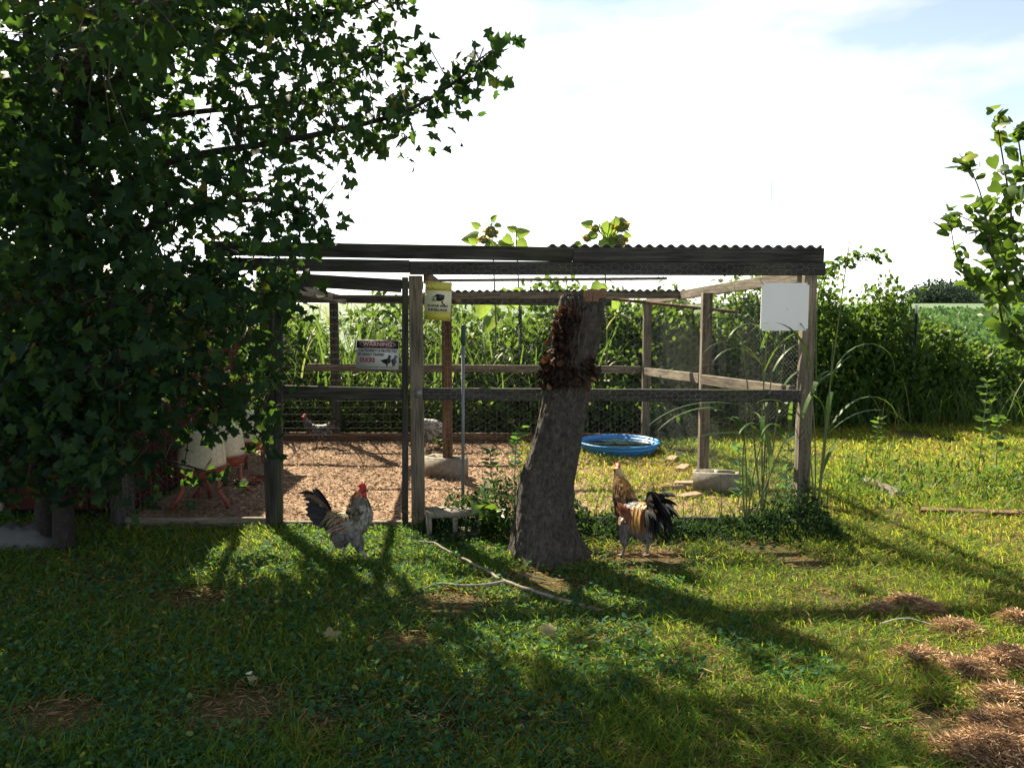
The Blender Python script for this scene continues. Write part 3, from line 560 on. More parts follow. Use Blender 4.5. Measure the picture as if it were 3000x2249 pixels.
pb = gnd(1356, 1548); pt_ = at(1357, 950, YF-.12); pl = thing('pole', pb, 'thin grey metal pole with dark grip leaning on the pen front', 'pole')
mb = MB(); tube(mb, [pb.lerp(pt_, .06), pb.lerp(pt_, .9)], .0125, 12); mb.build('shaft', M['steel'], pl, smooth=False)
mb = MB(); tube(mb, [pb.lerp(pt_, .9), pb.lerp(pt_, .91), pb.lerp(pt_, .985), pb.lerp(pt_, .995), pt_], [.0130, .0155, .0155, .013, .006], 12); mb.build('grip', M['teal'], pl)
mb = MB(); tube(mb, [pb, pb.lerp(pt_, .02), pb.lerp(pt_, .065)], [.016, .019, .017], 12); mb.build('foot', M['black'], pl)
pc = Vector((1.20, 8.72, .01)); pool = thing('paddling_pool', pc, 'round blue plastic paddling pool holding dark water inside the pen', 'paddling pool')
mb = MB(); lathe(mb, [(.0, .0), (.38, .0), (.40, .012), (.425, .065), (.43, .07), (.425, .076), (.435, .105), (.445, .122), (.457, .120), (.46, .110), (.452, .10), (.440, .096), (.428, .094), (.41, .07), (.39, .02), (.0, .015)][:14], pc, 48); mb.build('shell', M['pool'], pool, smooth=True)
mb = MB(); lathe(mb, [(.0001, .085), (.417, .085)], pc, 40); mb.build('water', M['water'], pool)
def feeder(p, rz, label):
    t = thing('poultry_feeder', p, label, 'feeder', 'domed feeders in the pen'); mb = MB()
    lathe(mb, [(.180, .335), (.185, .345), (.182, .40), (.172, .50), (.160, .545), (.135, .585), (.09, .612), (.04, .622), (.0005, .624)], p, 30); mb.build('hopper', M['cream'], t, smooth=True)
    mb = MB(); lathe(mb, [(.0005, .235), (.13, .235), (.165, .255), (.185, .305), (.198, .335), (.202, .34), (.202, .328), (.196, .322), (.196, .334), (.150, .336), (.0005, .336)], p, 30); mb.build('tray', M['red'], t, smooth=True)
    for k in range(3):
        a = rz+2.094*k; e = Vector((math.cos(a), math.sin(a), 0)); mb = MB(); tube(mb, [p+e*.155+Vector((0, 0, .26)), p+e*.16+Vector((0, 0, .16)), p+e*.165+Vector((0, 0, .125)), p+e*.20+Vector((0, 0, .085)), p+e*.265+Vector((0, 0, .0))], [.020, .019, .020, .019, .021], 10); mb.build('leg', M['red'], t)
feeder(Vector((xa(590, 1300, 6.25), 6.25, .012)), R(-20), 'cream domed feeder on red legs closest to the front sill')
feeder(Vector((xa(652, 1300, 6.72), 6.72, .012)), R(-12), 'cream domed feeder on red legs standing between the other two')
feeder(Vector((xa(722, 1260, 7.5), 7.5, .012)), R(-8), 'cream domed feeder on red legs farthest into the pen')
p = Vector((xa(738, 1372, 7.1), 7.05, .012)); mb = MB(); lathe(mb, [(.0005, .0), (.10, .0), (.13, .055), (.137, .058), (.132, .05), (.10, .012), (.0005, .012)], p, 24); o = mb.build('feed_pan', M['red'], None, org=tuple(p), smooth=True); tag(o, 'low dull red feed pan on the pen floor by the feeders', 'pan')

# ------------------------------------------------------------------ birds
def spheres(mb, chain, sy=.85):
    for (a, b_) in zip(chain[:-1], chain[1:]):
        a = np.array(a, float); b_ = np.array(b_, float); L_ = np.linalg.norm(b_[:3]-a[:3]); k = max(1, int(L_/(.35*max(.006, min(a[3], b_[3])))))
        for i in range(k+1):
            q = a+(b_-a)*i/k; r_ = q[3]; V = []; F = []; nu, nv = 12, 7
            for j in range(nv+1):
                th = math.pi*j/nv
                for m_ in range(nu): ph = 6.2832*m_/nu; V.append((q[0]+r_*math.sin(th)*math.cos(ph), q[1]+r_*(sy if r_ > .03 else 1)*math.sin(th)*math.sin(ph), q[2]+r_*math.cos(th)))
            for j in range(nv):
                for m_ in range(nu): F.append((j*nu+m_, (j+1)*nu+m_, (j+1)*nu+(m_+1) % nu, j*nu+(m_+1) % nu))
            mb.add(V, F)
def remesh(mb, vox):
    me = mb.mesh('tmp', M['feather']); o = bpy.data.objects.new('tmp', me); col.objects.link(o); md = o.modifiers.new('r', 'REMESH'); md.mode = 'VOXEL'; md.voxel_size = vox
    s_ = o.modifiers.new('s', 'SMOOTH'); s_.factor = .5; s_.iterations = 5; dg = bpy.context.evaluated_depsgraph_get(); r_ = bpy.data.meshes.new_from_object(o.evaluated_get(dg)); bpy.data.objects.remove(o); return r_
def featherstrip(mb, base, ctrl, tip, w, c, k=9, tilt=0., tipc=None):
    base, ctrl, tip = (np.array(q, float) for q in (base, ctrl, tip)); V = []; C = []
    for i in range(k+1):
        t = i/k; p = (1-t)**2*base+2*t*(1-t)*ctrl+t*t*tip; d = nrm(2*(1-t)*(ctrl-base)+2*t*(tip-ctrl)); sd = nrm(np.cross(d, np.array([0, 1., 0])+np.array([0, 0, tilt]))); ww = w*(.35+.65*min(1, t*2.2))*(1 if t < .72 else max(.05, 1-((t-.72)/.28)**2))
        V += [p-sd*ww*.5, p+np.array([0, .0025, 0]), p+sd*ww*.5]; cc = np.array(c) if tipc is None or t < .6 else np.array(tipc); C += [cc*.8, cc*1.1, cc*.8]
    F = []
    for i in range(k): F += [(3*i, 3*i+1, 3*i+4, 3*i+3), (3*i+1, 3*i+2, 3*i+5, 3*i+4)]
    mb.add(V, np.array(F), .5, np.array(C))
def bird(name, label, loc, yaw, scale, chains, legs, colfn, flow, headp, tails=(), strips=(), comb=1., wattle=1., nf=900, flen=.03, cat='rooster', legc=(.22, .22, .23)):
    Mx = Matrix.Translation(Vector(loc)) @ Matrix.Rotation(yaw, 4, 'Z') @ Matrix.Scale(scale, 4)
    t = bpy.data.objects.new(name, None); t.empty_display_size = .1; link(t, None, Mx); tag(t, label, cat)
    mb = MB()
    for c_ in chains: spheres(mb, c_)
    for c_ in legs: spheres(mb, c_)
    me = remesh(mb, .0042); nv = len(me.vertices); P = np.empty(nv*3, np.float32); me.vertices.foreach_get('co', P); P = P.reshape(-1, 3); Nn = np.empty(nv*3, np.float32); me.vertices.foreach_get('normal', Nn); Nn = Nn.reshape(-1, 3)
    C = np.ones((nv, 4), np.float32); C[:, :3] = colfn(P)
    lm = np.zeros(nv, bool)
    for c_ in legs:
        for q in c_:
            if q[3] <= .016: lm |= (np.linalg.norm(P-np.array(q[:3]), axis=1) < .028)
    lm &= P[:, 2] < .115; C[lm, :3] = legc
    me.attributes.new('Col', 'FLOAT_COLOR', 'POINT').data.foreach_set('color', C.ravel()); me.materials.clear(); me.materials.append(M['feather']); me.polygons.foreach_set('use_smooth', np.ones(len(me.polygons), bool)); me.name = 'body'
    link(bpy.data.objects.new('body', me), t, Mx)
    hp = np.array(headp); ok = np.where((P[:, 2] > .10) & (np.linalg.norm(P-hp, axis=1) > .034) & ~lm)[0]; k = rng.choice(ok, min(nf, len(ok)), replace=False)
    D = flow(P[k]); D = D-Nn[k]*np.sum(D*Nn[k], 1, keepdims=True); mb = MB(); fl = flen*rng.uniform(.7, 1.4, len(k))
    cc = colfn(P[k])*rng.uniform(.65, 1.35, (len(k), 1)); scatter(mb, FEATH, P[k]+Nn[k]*.0015, nrm(D)+Nn[k]*.13, Nn[k], fl, .5, 1.25, cc)
    def child(mb, nm, m_, colour=False, smooth=True): link(bpy.data.objects.new(nm, mb.mesh(nm, m_, smooth=smooth, colour=colour)), t, Mx)
    child(mb, 'plumage', M['feather'], True)
    if strips:
        mb = MB()
        for s_ in strips: featherstrip(mb, *s_)
        child(mb, 'hackle_feathers', M['feather'], True)
    if tails:
        mb = MB()
        for s_ in tails: featherstrip(mb, *s_)
        child(mb, 'tail', M['feather'], True)
    hx, hy, hz = headp
    for sgn in (-1, 1):
        mb = MB(); spheres(mb, [(hx+.012, sgn*.0205, hz+.006, .0048), (hx+.0121, sgn*.0205, hz+.006, .0048)], 1); child(mb, 'eye', M['eye'])
        if wattle: mb = MB(); spheres(mb, [(hx+.016, sgn*.010, hz-.018, .009*wattle), (hx+.017, sgn*.011, hz-.034*wattle, .0105*wattle), (hx+.016, sgn*.011, hz-.044*wattle, .007*wattle)], .6); child(mb, 'wattle', M['comb'])
        mb = MB(); spheres(mb, [(hx+.006, sgn*.0175, hz+.003, .0125), (hx+.012, sgn*.014, hz+.002, .0125), (hx+.004, sgn*.0165, hz-.006, .011)], 1); child(mb, 'face_skin', M['comb'])
    if comb:
        pts = [(.026, .010), (.030, .026), (.021, .026), (.018, .043), (.008, .030), (.002, .048), (-.006, .031), (-.016, .042), (-.016, .026), (-.026, .028), (-.018, .012), (0, .006)]; k = len(pts); mb = MB()
        for (sg, th) in ((1, .004), (-1, -.004)): pass
        V = [(hx+x_*comb, -.004, hz+z_*comb+.006) for x_, z_ in pts]+[(hx+x_*comb, .004, hz+z_*comb+.006) for x_, z_ in pts]; mb.add(V, [tuple(range(k)), tuple(range(2*k-1, k-1, -1))]+[(i, k+i, k+(i+1) % k, (i+1) % k) for i in range(k)]); child(mb, 'comb', M['comb'], smooth=False)
    mb = MB(); tube(mb, [Vector((hx+.018, 0, hz+.001)), Vector((hx+.032, 0, hz+.0)), Vector((hx+.044, 0, hz-.008))], [.0105, .007, .0012], 8); child(mb, 'beak', M['beak'])
    return t
def toes(f, a, L_=.05, r_=.0062):
    x, y, z = f; out = []
    for da in (-.5, 0, .5): out.append([(x, y, z, .0078), (x+L_*.6*math.cos(a+da), y+L_*.6*math.sin(a+da), z-.004, r_), (x+L_*math.cos(a+da), y+L_*math.sin(a+da), z-.008, r_*.8)])
    out.append([(x, y, z, .0075), (x-L_*.55*math.cos(a), y-L_*.55*math.sin(a), z-.006, r_*.8)]); return out
# -- white-breasted rooster striding right
q = .000389
def z1(zx, zy, r_, y=0.): return ((zx-900)*q, y, (1468-zy)*q, r_*q)
ch = [[z1(1135, 290, 62), z1(1105, 330, 66), z1(1090, 380, 88), z1(1080, 470, 140), z1(1085, 580, 185), z1(1090, 700, 212), z1(1030, 800, 228), z1(900, 860, 220), z1(780, 880, 195), z1(700, 820, 140), z1(630, 700, 85)], [z1(1000, 850, 215), z1(860, 960, 190), z1(760, 1040, 150), z1(760, 1110, 110)]]
lg = [[z1(1010, 960, 130, -.045), z1(1085, 1070, 95, -.05), z1(1125, 1170, 58, -.05), z1(1140, 1235, 32, -.05), z1(1212, 1335, 21, -.05), z1(1290, 1428, 21, -.05)], [z1(820, 1040, 120, .045), z1(800, 1160, 75, .048), z1(810, 1240, 36, .048), z1(770, 1340, 21, .048), z1(745, 1440, 21, .048)]]
for f, a in ((lg[0][-1], 0.1), (lg[1][-1], 0.)): lg += toes(f[:3], a)
CREAM, BLK, WHT, GRY, RUST, GOLD = (np.array(c_) for c_ in ((.26, .20, .10), (.010, .010, .014), (.235, .23, .21), (.11, .108, .11), (.15, .045, .02), (.28, .15, .042)))
def pick(P, conds, default):
    C = np.tile(default, (len(P), 1)).astype(float); C *= (.75+.5*vn(P[:, 0]*60+P[:, 1]*40, P[:, 2]*60))[:, None]
    for m_, c_ in conds: C[m_] = c_*(.7+.6*vn(P[m_, 0]*80+P[m_, 1]*50, P[m_, 2]*30))[:, None]
    return C
def c1(P):
    X_ = P[:, 0]/q+900; Z_ = 1468-P[:, 2]/q
    neck = (Z_ < 740) & (X_ > 860) & ~((X_ > 1130) & (Z_ > 470)); back = (X_ < 880) & (Z_ < 800); wingb = (X_ > 680) & (X_ < 1020) & (Z_ > 700) & (Z_ < 900); stre = vn(P[:, 0]*140+P[:, 1]*90, P[:, 2]*9) > .55
    return pick(P, [(Z_ > 900, GRY), (back, CREAM*.8), (wingb, np.array([.20, .13, .09])), (wingb & (X_ < 800), WHT*.8), (neck, np.array([.09, .08, .06])), (neck & stre, CREAM*.8), ((Z_ < 340), np.array([.30, .10, .05]))], WHT*.85)
def fl1(P):
    D = np.tile(np.array([-1., 0, -.45]), (len(P), 1)); nk = (P[:, 0] > 0) & (P[:, 2] > .27); D[nk] = (-.12, 0, -1); D[P[:, 2] < .2] = (-.5, 0, -1); return D
def zz(zx, zy, y=0.): return ((zx-900)*q, y, (1468-zy)*q)
tails = []
for i, (tx, ty, cx_, cy_, w_, c_) in enumerate([(330, 262, 470, 420, 60, BLK), (95, 350, 300, 260, 34, BLK), (160, 385, 420, 330, 60, np.array([.11, .07, .05])), (180, 430, 420, 420, 55, BLK), (300, 375, 430, 480, 45, np.array([.25, .17, .11])), (215, 520, 380, 520, 80, BLK), (210, 600, 380, 600, 90, BLK), (225, 690, 380, 680, 95, BLK*1.5), (270, 780, 420, 740, 95, BLK), (330, 850, 450, 790, 95, BLK), (430, 890, 520, 820, 90, BLK), (540, 950, 600, 860, 90, BLK), (380, 480, 480, 540, 60, BLK*2)]):
    for sg in (-1, 1): tails.append((zz(640, 690+i*4, sg*.012), zz(cx_, cy_, sg*(.03+.004*(i % 3))), zz(tx, ty+sg*7, sg*(.022+.006*(i % 4))), w_*q*1.25, c_))
strips = []
def nk1(zy, a, out=8):
    r_ = float(np.interp(zy, [330, 380, 470, 580, 700, 800], [66, 88, 140, 185, 212, 228]))+out; xc = float(np.interp(zy, [330, 380, 470, 580, 700, 800], [1105, 1090, 1080, 1085, 1088, 1030]))
    return zz(xc+r_*math.cos(a), zy, r_*.86*math.sin(a)*q)
for i in range(420):
    a = random.uniform(-math.pi, math.pi); z0 = 345+random.random()**.8*235; L_ = random.uniform(130, 220)
    if math.cos(a) > .45 and z0 > 430: continue
    c_ = CREAM*random.uniform(.5, 1.0) if random.random() < .36 else np.array([.025, .028, .036])*random.uniform(.7, 1.8)
    strips.append((nk1(z0, a, 4), nk1(z0+L_*.5, a+.04, 14), nk1(z0+L_, a+.10*(1 if math.sin(a) > 0 else -1), 15), .0075, c_, 5, 0., CREAM*.8 if random.random() < .2 else None))
for i in range(110):
    x0 = random.uniform(620, 860); sg = random.choice((-1, 1)); y0 = sg*random.uniform(.01, .07); z0 = 640+abs(y0)*900+random.uniform(-10, 25); L_ = random.uniform(140, 250)
    strips.append((zz(x0, z0, y0), zz(x0-L_*.5, z0+L_*.25, y0*1.25), zz(x0-L_*.8, z0+L_*.75, y0*1.3), .009, random.choice([CREAM, CREAM*.6, BLK*2, WHT*.7]), 5))
for i in range(46):
    x0 = random.uniform(800, 1050); sg = random.choice((-1, 1)); z0 = random.uniform(740, 840); L_ = random.uniform(160, 260); y0 = sg*.083
    strips.append((zz(x0, z0, y0), zz(x0-L_*.5, z0+L_*.28, sg*.093), zz(x0-L_*.95, z0+L_*.5, sg*.082), .024, random.choice([WHT, WHT*.8, RUST, np.array([.05, .035, .03])]), 6))
bird('rooster', 'white breasted rooster with dark streaked neck striding in front of the gate', gnd(1023, 1642), R(-4), 1.0, ch, lg, c1, fl1, zz(1135, 285), tails, strips, 1.05, 1.1, 1500, .03)
# -- gold, red and black rooster seen from behind
def b2(x_, z_, r_, y=0.): return (x_, y, z_, r_)
ch = [[b2(.178, .527, .025), b2(.165, .50, .028), b2(.15, .465, .042), b2(.128, .41, .062), b2(.105, .35, .078), b2(.085, .295, .088), b2(.02, .275, .094), b2(-.05, .275, .086), b2(-.10, .31, .058), b2(-.13, .34, .04)], [b2(.03, .25, .088), b2(-.03, .22, .085), b2(-.07, .205, .07)]]
lg = [[b2(.03, .22, .06, .055), b2(.045, .155, .04, .062), b2(.035, .105, .02, .064), b2(.03, .085, .011, .064), b2(.045, .014, .0085, .066)], [b2(-.03, .21, .06, -.055), b2(-.025, .15, .04, -.06), b2(-.04, .105, .02, -.062), b2(-.045, .085, .011, -.062), b2(-.035, .014, .0085, -.064)]]
for f in (lg[0][-1], lg[1][-1]): lg += toes(f[:3], 0.)
def c2_(P):
    x_, y_, z_ = P.T; neck = (z_ > .375) & (x_ > .03); nb = (z_ > .32) & (z_ <= .395) & (x_ > .0); wing = (z_ > .235) & (z_ <= .345) & (x_ > -.02) & (np.abs(y_) > .03); st_ = vn(P[:, 0]*150+P[:, 1]*100, P[:, 2]*8) > .5
    return pick(P, [(z_ < .225, np.array([.13, .12, .125])), (wing, RUST), (wing & (z_ < .27), np.array([.17, .11, .085])), ((x_ < -.02) & (z_ > .27), GOLD*.8), (nb, BLK*1.3), (neck, GOLD), (neck & st_ & (z_ < .45), GOLD*.5), ((z_ > .50), np.array([.42, .33, .16]))], BLK*1.6)
def fl2(P):
    D = np.tile(np.array([-.7, 0, -.8]), (len(P), 1)); D[(P[:, 2] > .34) & (P[:, 0] > .02)] = (-.15, 0, -1); D[P[:, 2] < .22] = (-.25, 0, -1); return D
strips = []
def nk2(z_, a, out=.003):
    zs = [.28, .295, .35, .41, .465, .50, .527]; r_ = float(np.interp(z_, zs, [.089, .088, .078, .062, .042, .028, .025]))+out; xc = float(np.interp(z_, zs, [.083, .085, .105, .128, .15, .165, .178])); return (xc+r_*math.cos(a), r_*.87*math.sin(a), z_)
for i in range(420):
    a = random.uniform(-math.pi, math.pi); z0 = .515-random.random()**.8*.12; L_ = random.uniform(.06, .10); t0 = (.515-z0)/.12
    g = GOLD*random.uniform(.65, 1.2) if random.random() < .85-.45*t0 else BLK*2
    strips.append((nk2(z0, a, .001), nk2(z0-L_*.5, a+.03, .006), nk2(z0-L_, a+.05, .006), .0075, g, 5, 0., BLK*2 if random.random() < .25+.5*t0 else None))
for i in range(120):
    sg = 1 if i % 3 else -1; x0 = random.uniform(-.115, -.02); y0 = sg*random.uniform(.012, .06); z0 = .362-abs(y0)*.35; L_ = random.uniform(.10, .17)
    strips.append(((x0, y0, z0), (x0-.02, y0+sg*.045, z0-L_*.4), (x0-.035, y0+sg*.042, z0-L_), .009, random.choice([GOLD*1.2, GOLD, np.array([.45, .30, .11]), RUST*1.3]), 6, .5))
for i in range(50):
    sg = 1 if i % 2 else -1; x0 = random.uniform(.0, .09); z0 = random.uniform(.29, .35); L_ = random.uniform(.06, .1); y0 = sg*.085
    strips.append(((x0, y0, z0), (x0-L_*.5, sg*.097, z0-L_*.4), (x0-L_*.9, sg*.088, z0-L_*.8), .02, random.choice([RUST, RUST*.8, RUST*1.3, np.array([.19, .12, .09])]), 6))
tails = []
for i in range(54):
    sg = 1 if i % 2 else -1; t0 = random.random(); y0 = sg*random.uniform(.004, .03); up = .13-.16*t0; bk = -.16-.11*random.random()
    c_ = BLK*random.uniform(.8, 1.6) if i % 9 else np.array([.34, .32, .30])
    tails.append(((-.115, y0*.6, .335-.05*t0), (-.15-.05*t0, y0*2.2, .43+.06*(1-t0)-.1*t0), (bk-.03, y0*3.0, .40+up*.55-.2*t0), random.uniform(.026, .04), c_, 9, random.uniform(-.6, .6)))
for i in range(26):
    sg = 1 if i % 2 else -1; y0 = sg*random.uniform(.01, .06); L_ = random.uniform(.10, .17)
    tails.append(((-.12, y0*.7, .33), (-.185, y0*1.5, .36), (-.20-random.random()*.03, y0*1.7, .33-L_), .03, BLK*random.uniform(.8, 1.8), 8, random.uniform(-.9, .9)))
bird('rooster', 'gold necked rooster with rust wings and black tail seen from behind beside the trunk', gnd(1862, 1632), R(124), 1.03, ch, lg, c2_, fl2, (.178, 0, .527), tails, strips, .9, .75, 1500, .03, legc=(.12, .115, .12))
# -- dark barred hen at the back of the pen
ch = [[b2(.165, .36, .023), b2(.155, .33, .026), b2(.135, .285, .042), b2(.11, .235, .06), b2(.06, .20, .075), b2(-.03, .195, .078), b2(-.10, .23, .05), b2(-.15, .29, .03)], [b2(.03, .19, .072), b2(-.06, .17, .062)]]
lg = [[b2(.02, .15, .04, .035), b2(.02, .10, .02, .04), b2(.015, .07, .010, .04), b2(.02, .012, .008, .04)], [b2(-.02, .15, .04, -.035), b2(-.02, .10, .02, -.04), b2(-.025, .07, .010, -.04), b2(-.02, .012, .008, -.04)]]
for f in (lg[0][-1], lg[1][-1]): lg += toes(f[:3], 0.)
def c3(P): s_ = np.sin(P[:, 2]*330+P[:, 0]*240) > .35; return pick(P, [(s_, np.array([.15, .15, .16]))], np.array([.03, .03, .035]))
tails = [((-.12, sg*.01, .25), (-.16, sg*.02, .30), (-.16-.05*i, sg*.025, .37-.03*i), .045, BLK*2, 6) for i in range(3) for sg in (-1, 1)]
bird('hen', 'dark barred hen standing against the back board of the pen', gnd(936, 1312), R(176), 1.0, ch, lg, c3, fl1, (.165, 0, .36), tails, (), .7, .6, 500, .03, 'hen', (.25, .16, .08))
def c4(P): s_ = vn(P[:, 0]*40, P[:, 2]*90) > .6; return pick(P, [(P[:, 2] > .36, np.array([.30, .05, .05])), (s_, np.array([.12, .115, .11]))], np.array([.36, .35, .34]))
ch = [[b2(.215, .47, .020), b2(.205, .43, .018), b2(.185, .37, .022), b2(.15, .31, .042), b2(.08, .265, .078), b2(-.02, .25, .088), b2(-.12, .22, .062), b2(-.20, .18, .03)], [b2(.04, .24, .085), b2(-.06, .22, .08)]]
tails = [((-.16, sg*.012*i, .21), (-.22, sg*.015*i, .19), (-.29, sg*.02*i, .14), .04, GRY, 6) for i in range(3) for sg in (-1, 1)]
bird('grey_fowl', 'pale grey fowl with bare red neck half hidden by the inner post', gnd(1262, 1312), R(178), 1.0, ch, lg, c4, fl1, (.215, 0, .47), tails, (), 0, .6, 600, .035, 'fowl', (.25, .2, .16))

# ------------------------------------------------------------------ maple tree
crown_poly = np.array([(-200, -160), (1190, -160), (1195, 30), (1150, 100), (1085, 190), (1040, 260), (1110, 280), (1180, 235), (1290, 210), (1380, 160), (1425, 150), (1395, 230), (1340, 290), (1250, 330), (1180, 380), (1105, 410), (1095, 480), (1020, 520), (960, 535), (900, 520), (860, 520), (885, 590), (925, 600), (930, 670), (880, 690), (835, 740), (860, 800), (905, 880), (880, 940), (820, 985), (825, 1060), (800, 1140), (700, 1160), (600, 1180), (500, 1200), (430, 1190), (370, 1270), (310, 1380), (220, 1440), (130, 1360), (60, 1280), (-200, 1230)], float)
def inpoly(u, v, P):
    ins = np.zeros(len(u), bool); j = len(P)-1
    for i in range(len(P)):
        xi, yi = P[i]; xj, yj = P[j]; cnd = ((yi > v) != (yj > v)) & (u < (xj-xi)*(v-yi)/(yj-yi+1e-9)+xi); ins ^= cnd; j = i
    return ins
tb = gnd(165, 1606); maple = thing('maple_tree', (tb.x, tb.y, 0), 'broad dark maple with two trunks and low hanging leafy branches', 'tree')
LIMBS = []
def limb(pts, r0, r1, nm='branch', n=7):
    path_ = smooth_path(pts, 5); rr_ = [r0+(r1-r0)*(i/(len(path_)-1))**.8 for i in range(len(path_))]; mb = MB(); tube(mb, path_, rr_, n); mb.build(nm, M['mbark'], maple, smooth=True); LIMBS.append(np.array([tuple(p) for p in path_])); return path_
g1, g2 = gnd(128, 1600), gnd(186, 1612)
limb([g1-Vector((0, 0, .05)), at(128, 1450, g1.y), at(112, 1200, g1.y), at(130, 800, g1.y), at(90, 300, g1.y+.1), at(60, -300, g1.y+.4), at(-40, -1100, g1.y+.8)], .066, .022, 'trunk', 14)
limb([g2-Vector((0, 0, .05)), at(184, 1450, g2.y), at(180, 1200, g2.y), at(205, 800, g2.y), at(240, 300, g2.y), at(290, -300, g2.y+.2), at(380, -1000, g2.y+.5)], .074, .024, 'trunk', 14)
limb([at(215, 640, 4.98), at(480, 480, 4.8), at(850, 410, 4.7), at(1150, 340, 4.7), at(1320, 250, 4.7), at(1415, 165, 4.7)], .03, .004)
limb([at(240, 300, 4.98), at(520, 130, 5.1), at(850, 60, 5.2), at(1060, 20, 5.2), at(1190, -60, 5.2)], .028, .005)
limb([at(235, 380, 4.98), at(560, 330, 5.4), at(850, 300, 5.6), at(1010, 230, 5.6), at(1130, 150, 5.6)], .026, .004)
limb([at(205, 800, 4.98), at(450, 660, 4.7), at(700, 590, 4.6), at(860, 610, 4.6), at(925, 680, 4.6)], .024, .004)
limb([at(190, 1000, 4.98), at(400, 860, 4.6), at(640, 820, 4.6), at(830, 900, 4.7)], .02, .004)
limb([at(182, 1150, 4.98), at(350, 1080, 4.6), at(560, 1120, 4.7), at(700, 1220, 4.9), at(790, 1290, 5.0)], .016, .003)
limb([at(182, 1250, 4.98), at(330, 1300, 4.8), at(480, 1345, 4.9), at(620, 1385, 5.0), at(690, 1415, 5.05)], .012, .003)
limb([at(240, 300, 4.98), at(300, 100, 4.2), at(380, 20, 3.4), at(430, 0, 3.0)], .024, .004)
limb([at(290, -300, 5.2), at(700, -450, 5.4), at(1100, -600, 5.8), at(1400, -800, 6.0)], .03, .005)
limb([at(380, -1000, 5.5), at(700, -1300, 6.0), at(1000, -1500, 6.6)], .03, .005)
limb([at(290, -300, 5.2), at(200, -500, 6.3), at(300, -450, 7.6)], .03, .005); limb([at(60, -300, 5.4), at(-500, -400, 5.6), at(-900, -400, 5.8)], .03, .005)
LP = np.concatenate(LIMBS)
mb = MB(); tw = MB()
def leafcluster(C_, n_, size, spread=.13, droop=.5):
    """one twig with leaves hanging around its end"""
    C_ = np.asarray(C_); m_ = len(C_); d2 = ((LP[None, ::2]-C_[:, None])**2).sum(-1); q_ = LP[::2][d2.argmin(1)]; dist = np.sqrt(d2.min(1))
    for i in range(m_):
        if dist[i] < .6 and random.random() < .6:
            a_, b__ = Vector(q_[i]), Vector(C_[i]); mid = a_.lerp(b__, .55)+Vector((random.uniform(-.06, .06), random.uniform(-.06, .06), random.uniform(0, .10))); tube(tw, [a_, mid, b__], [.0045, .0035, .0018], 4, cap=False)
    P_ = np.repeat(C_, n_, 0)+rng.normal(size=(m_*n_, 3))*spread*np.array([1, 1, .8]); N_ = len(P_)
    D_ = rdir(N_)*np.array([1, 1, .5]); D_[:, 2] -= droop; ki = rng.integers(0, 4, N_)
    for w_ in range(4): k = ki == w_; m2 = int(k.sum()); scatter(mb, MAPLES[w_], P_[k], D_[k], rdir(m2, .75), np.clip(rng.normal(.85, .27, m2), .3, 1.4)*size, rng.random(m2), rng.uniform(.7, 1.1, m2))
def sample(n_, Y0, Ysd, ylo, yhi, mask=None):
    u = rng.uniform(-200, 1430, n_); v = rng.uniform(-160, 1460, n_); k = inpoly(u, v, crown_poly)
    if mask is not None: k &= mask(u, v)
    u, v = u[k], v[k]; Y_ = np.clip(rng.normal(Y0, Ysd, len(u)), ylo, yhi); Y_ = np.where(v > 640, np.minimum(Y_, 5.30), Y_); return np.array([tuple(at(a, b_, c_)) for a, b_, c_ in zip(u, v, Y_)])
edge = lambda u, v: rng.random(len(u)) < np.clip(1.2-.00085*np.maximum(u, 0)-.55*((v > 120) & (v < 420) & (u > 330) & (u < 640))-.25*((v > 450) & (v < 720) & (u > 560))-.9*((u < 150) & (v < 160)), .12, 1)
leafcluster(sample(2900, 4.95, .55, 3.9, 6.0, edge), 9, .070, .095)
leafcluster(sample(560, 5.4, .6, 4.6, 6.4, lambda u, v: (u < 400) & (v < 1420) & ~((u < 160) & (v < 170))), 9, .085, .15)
leafcluster(sample(700, 5.9, .5, 5.2, 6.8, lambda u, v: (v < 640) & (u < 500) & ~((u < 160) & (v < 170))), 8, .11, .15)  # leaf mass at the crown's back, added to block sun from behind
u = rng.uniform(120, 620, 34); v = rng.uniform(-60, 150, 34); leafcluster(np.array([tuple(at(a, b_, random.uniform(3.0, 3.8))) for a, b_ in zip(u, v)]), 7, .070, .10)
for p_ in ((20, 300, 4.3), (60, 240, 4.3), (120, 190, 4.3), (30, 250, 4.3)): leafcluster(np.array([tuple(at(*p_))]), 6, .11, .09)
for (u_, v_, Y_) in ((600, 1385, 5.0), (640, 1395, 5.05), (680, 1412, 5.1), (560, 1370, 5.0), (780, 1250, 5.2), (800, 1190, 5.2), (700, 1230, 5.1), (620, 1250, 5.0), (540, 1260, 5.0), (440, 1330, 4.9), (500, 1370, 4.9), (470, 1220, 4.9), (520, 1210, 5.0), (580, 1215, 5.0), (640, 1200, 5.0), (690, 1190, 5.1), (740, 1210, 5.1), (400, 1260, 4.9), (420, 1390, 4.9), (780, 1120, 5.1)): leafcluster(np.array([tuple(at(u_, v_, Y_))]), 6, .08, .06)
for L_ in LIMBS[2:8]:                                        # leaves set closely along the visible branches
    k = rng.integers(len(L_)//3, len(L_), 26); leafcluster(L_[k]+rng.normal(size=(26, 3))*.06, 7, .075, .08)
for p_ in ((1240, 130, 4.9), (1255, 180, 4.9), (1215, 215, 4.9), (1175, 260, 4.9), (1415, 160, 4.7), (1360, 190, 4.7), (1385, 215, 4.7)): leafcluster(np.array([tuple(at(*p_))]), 5, .09, .035)
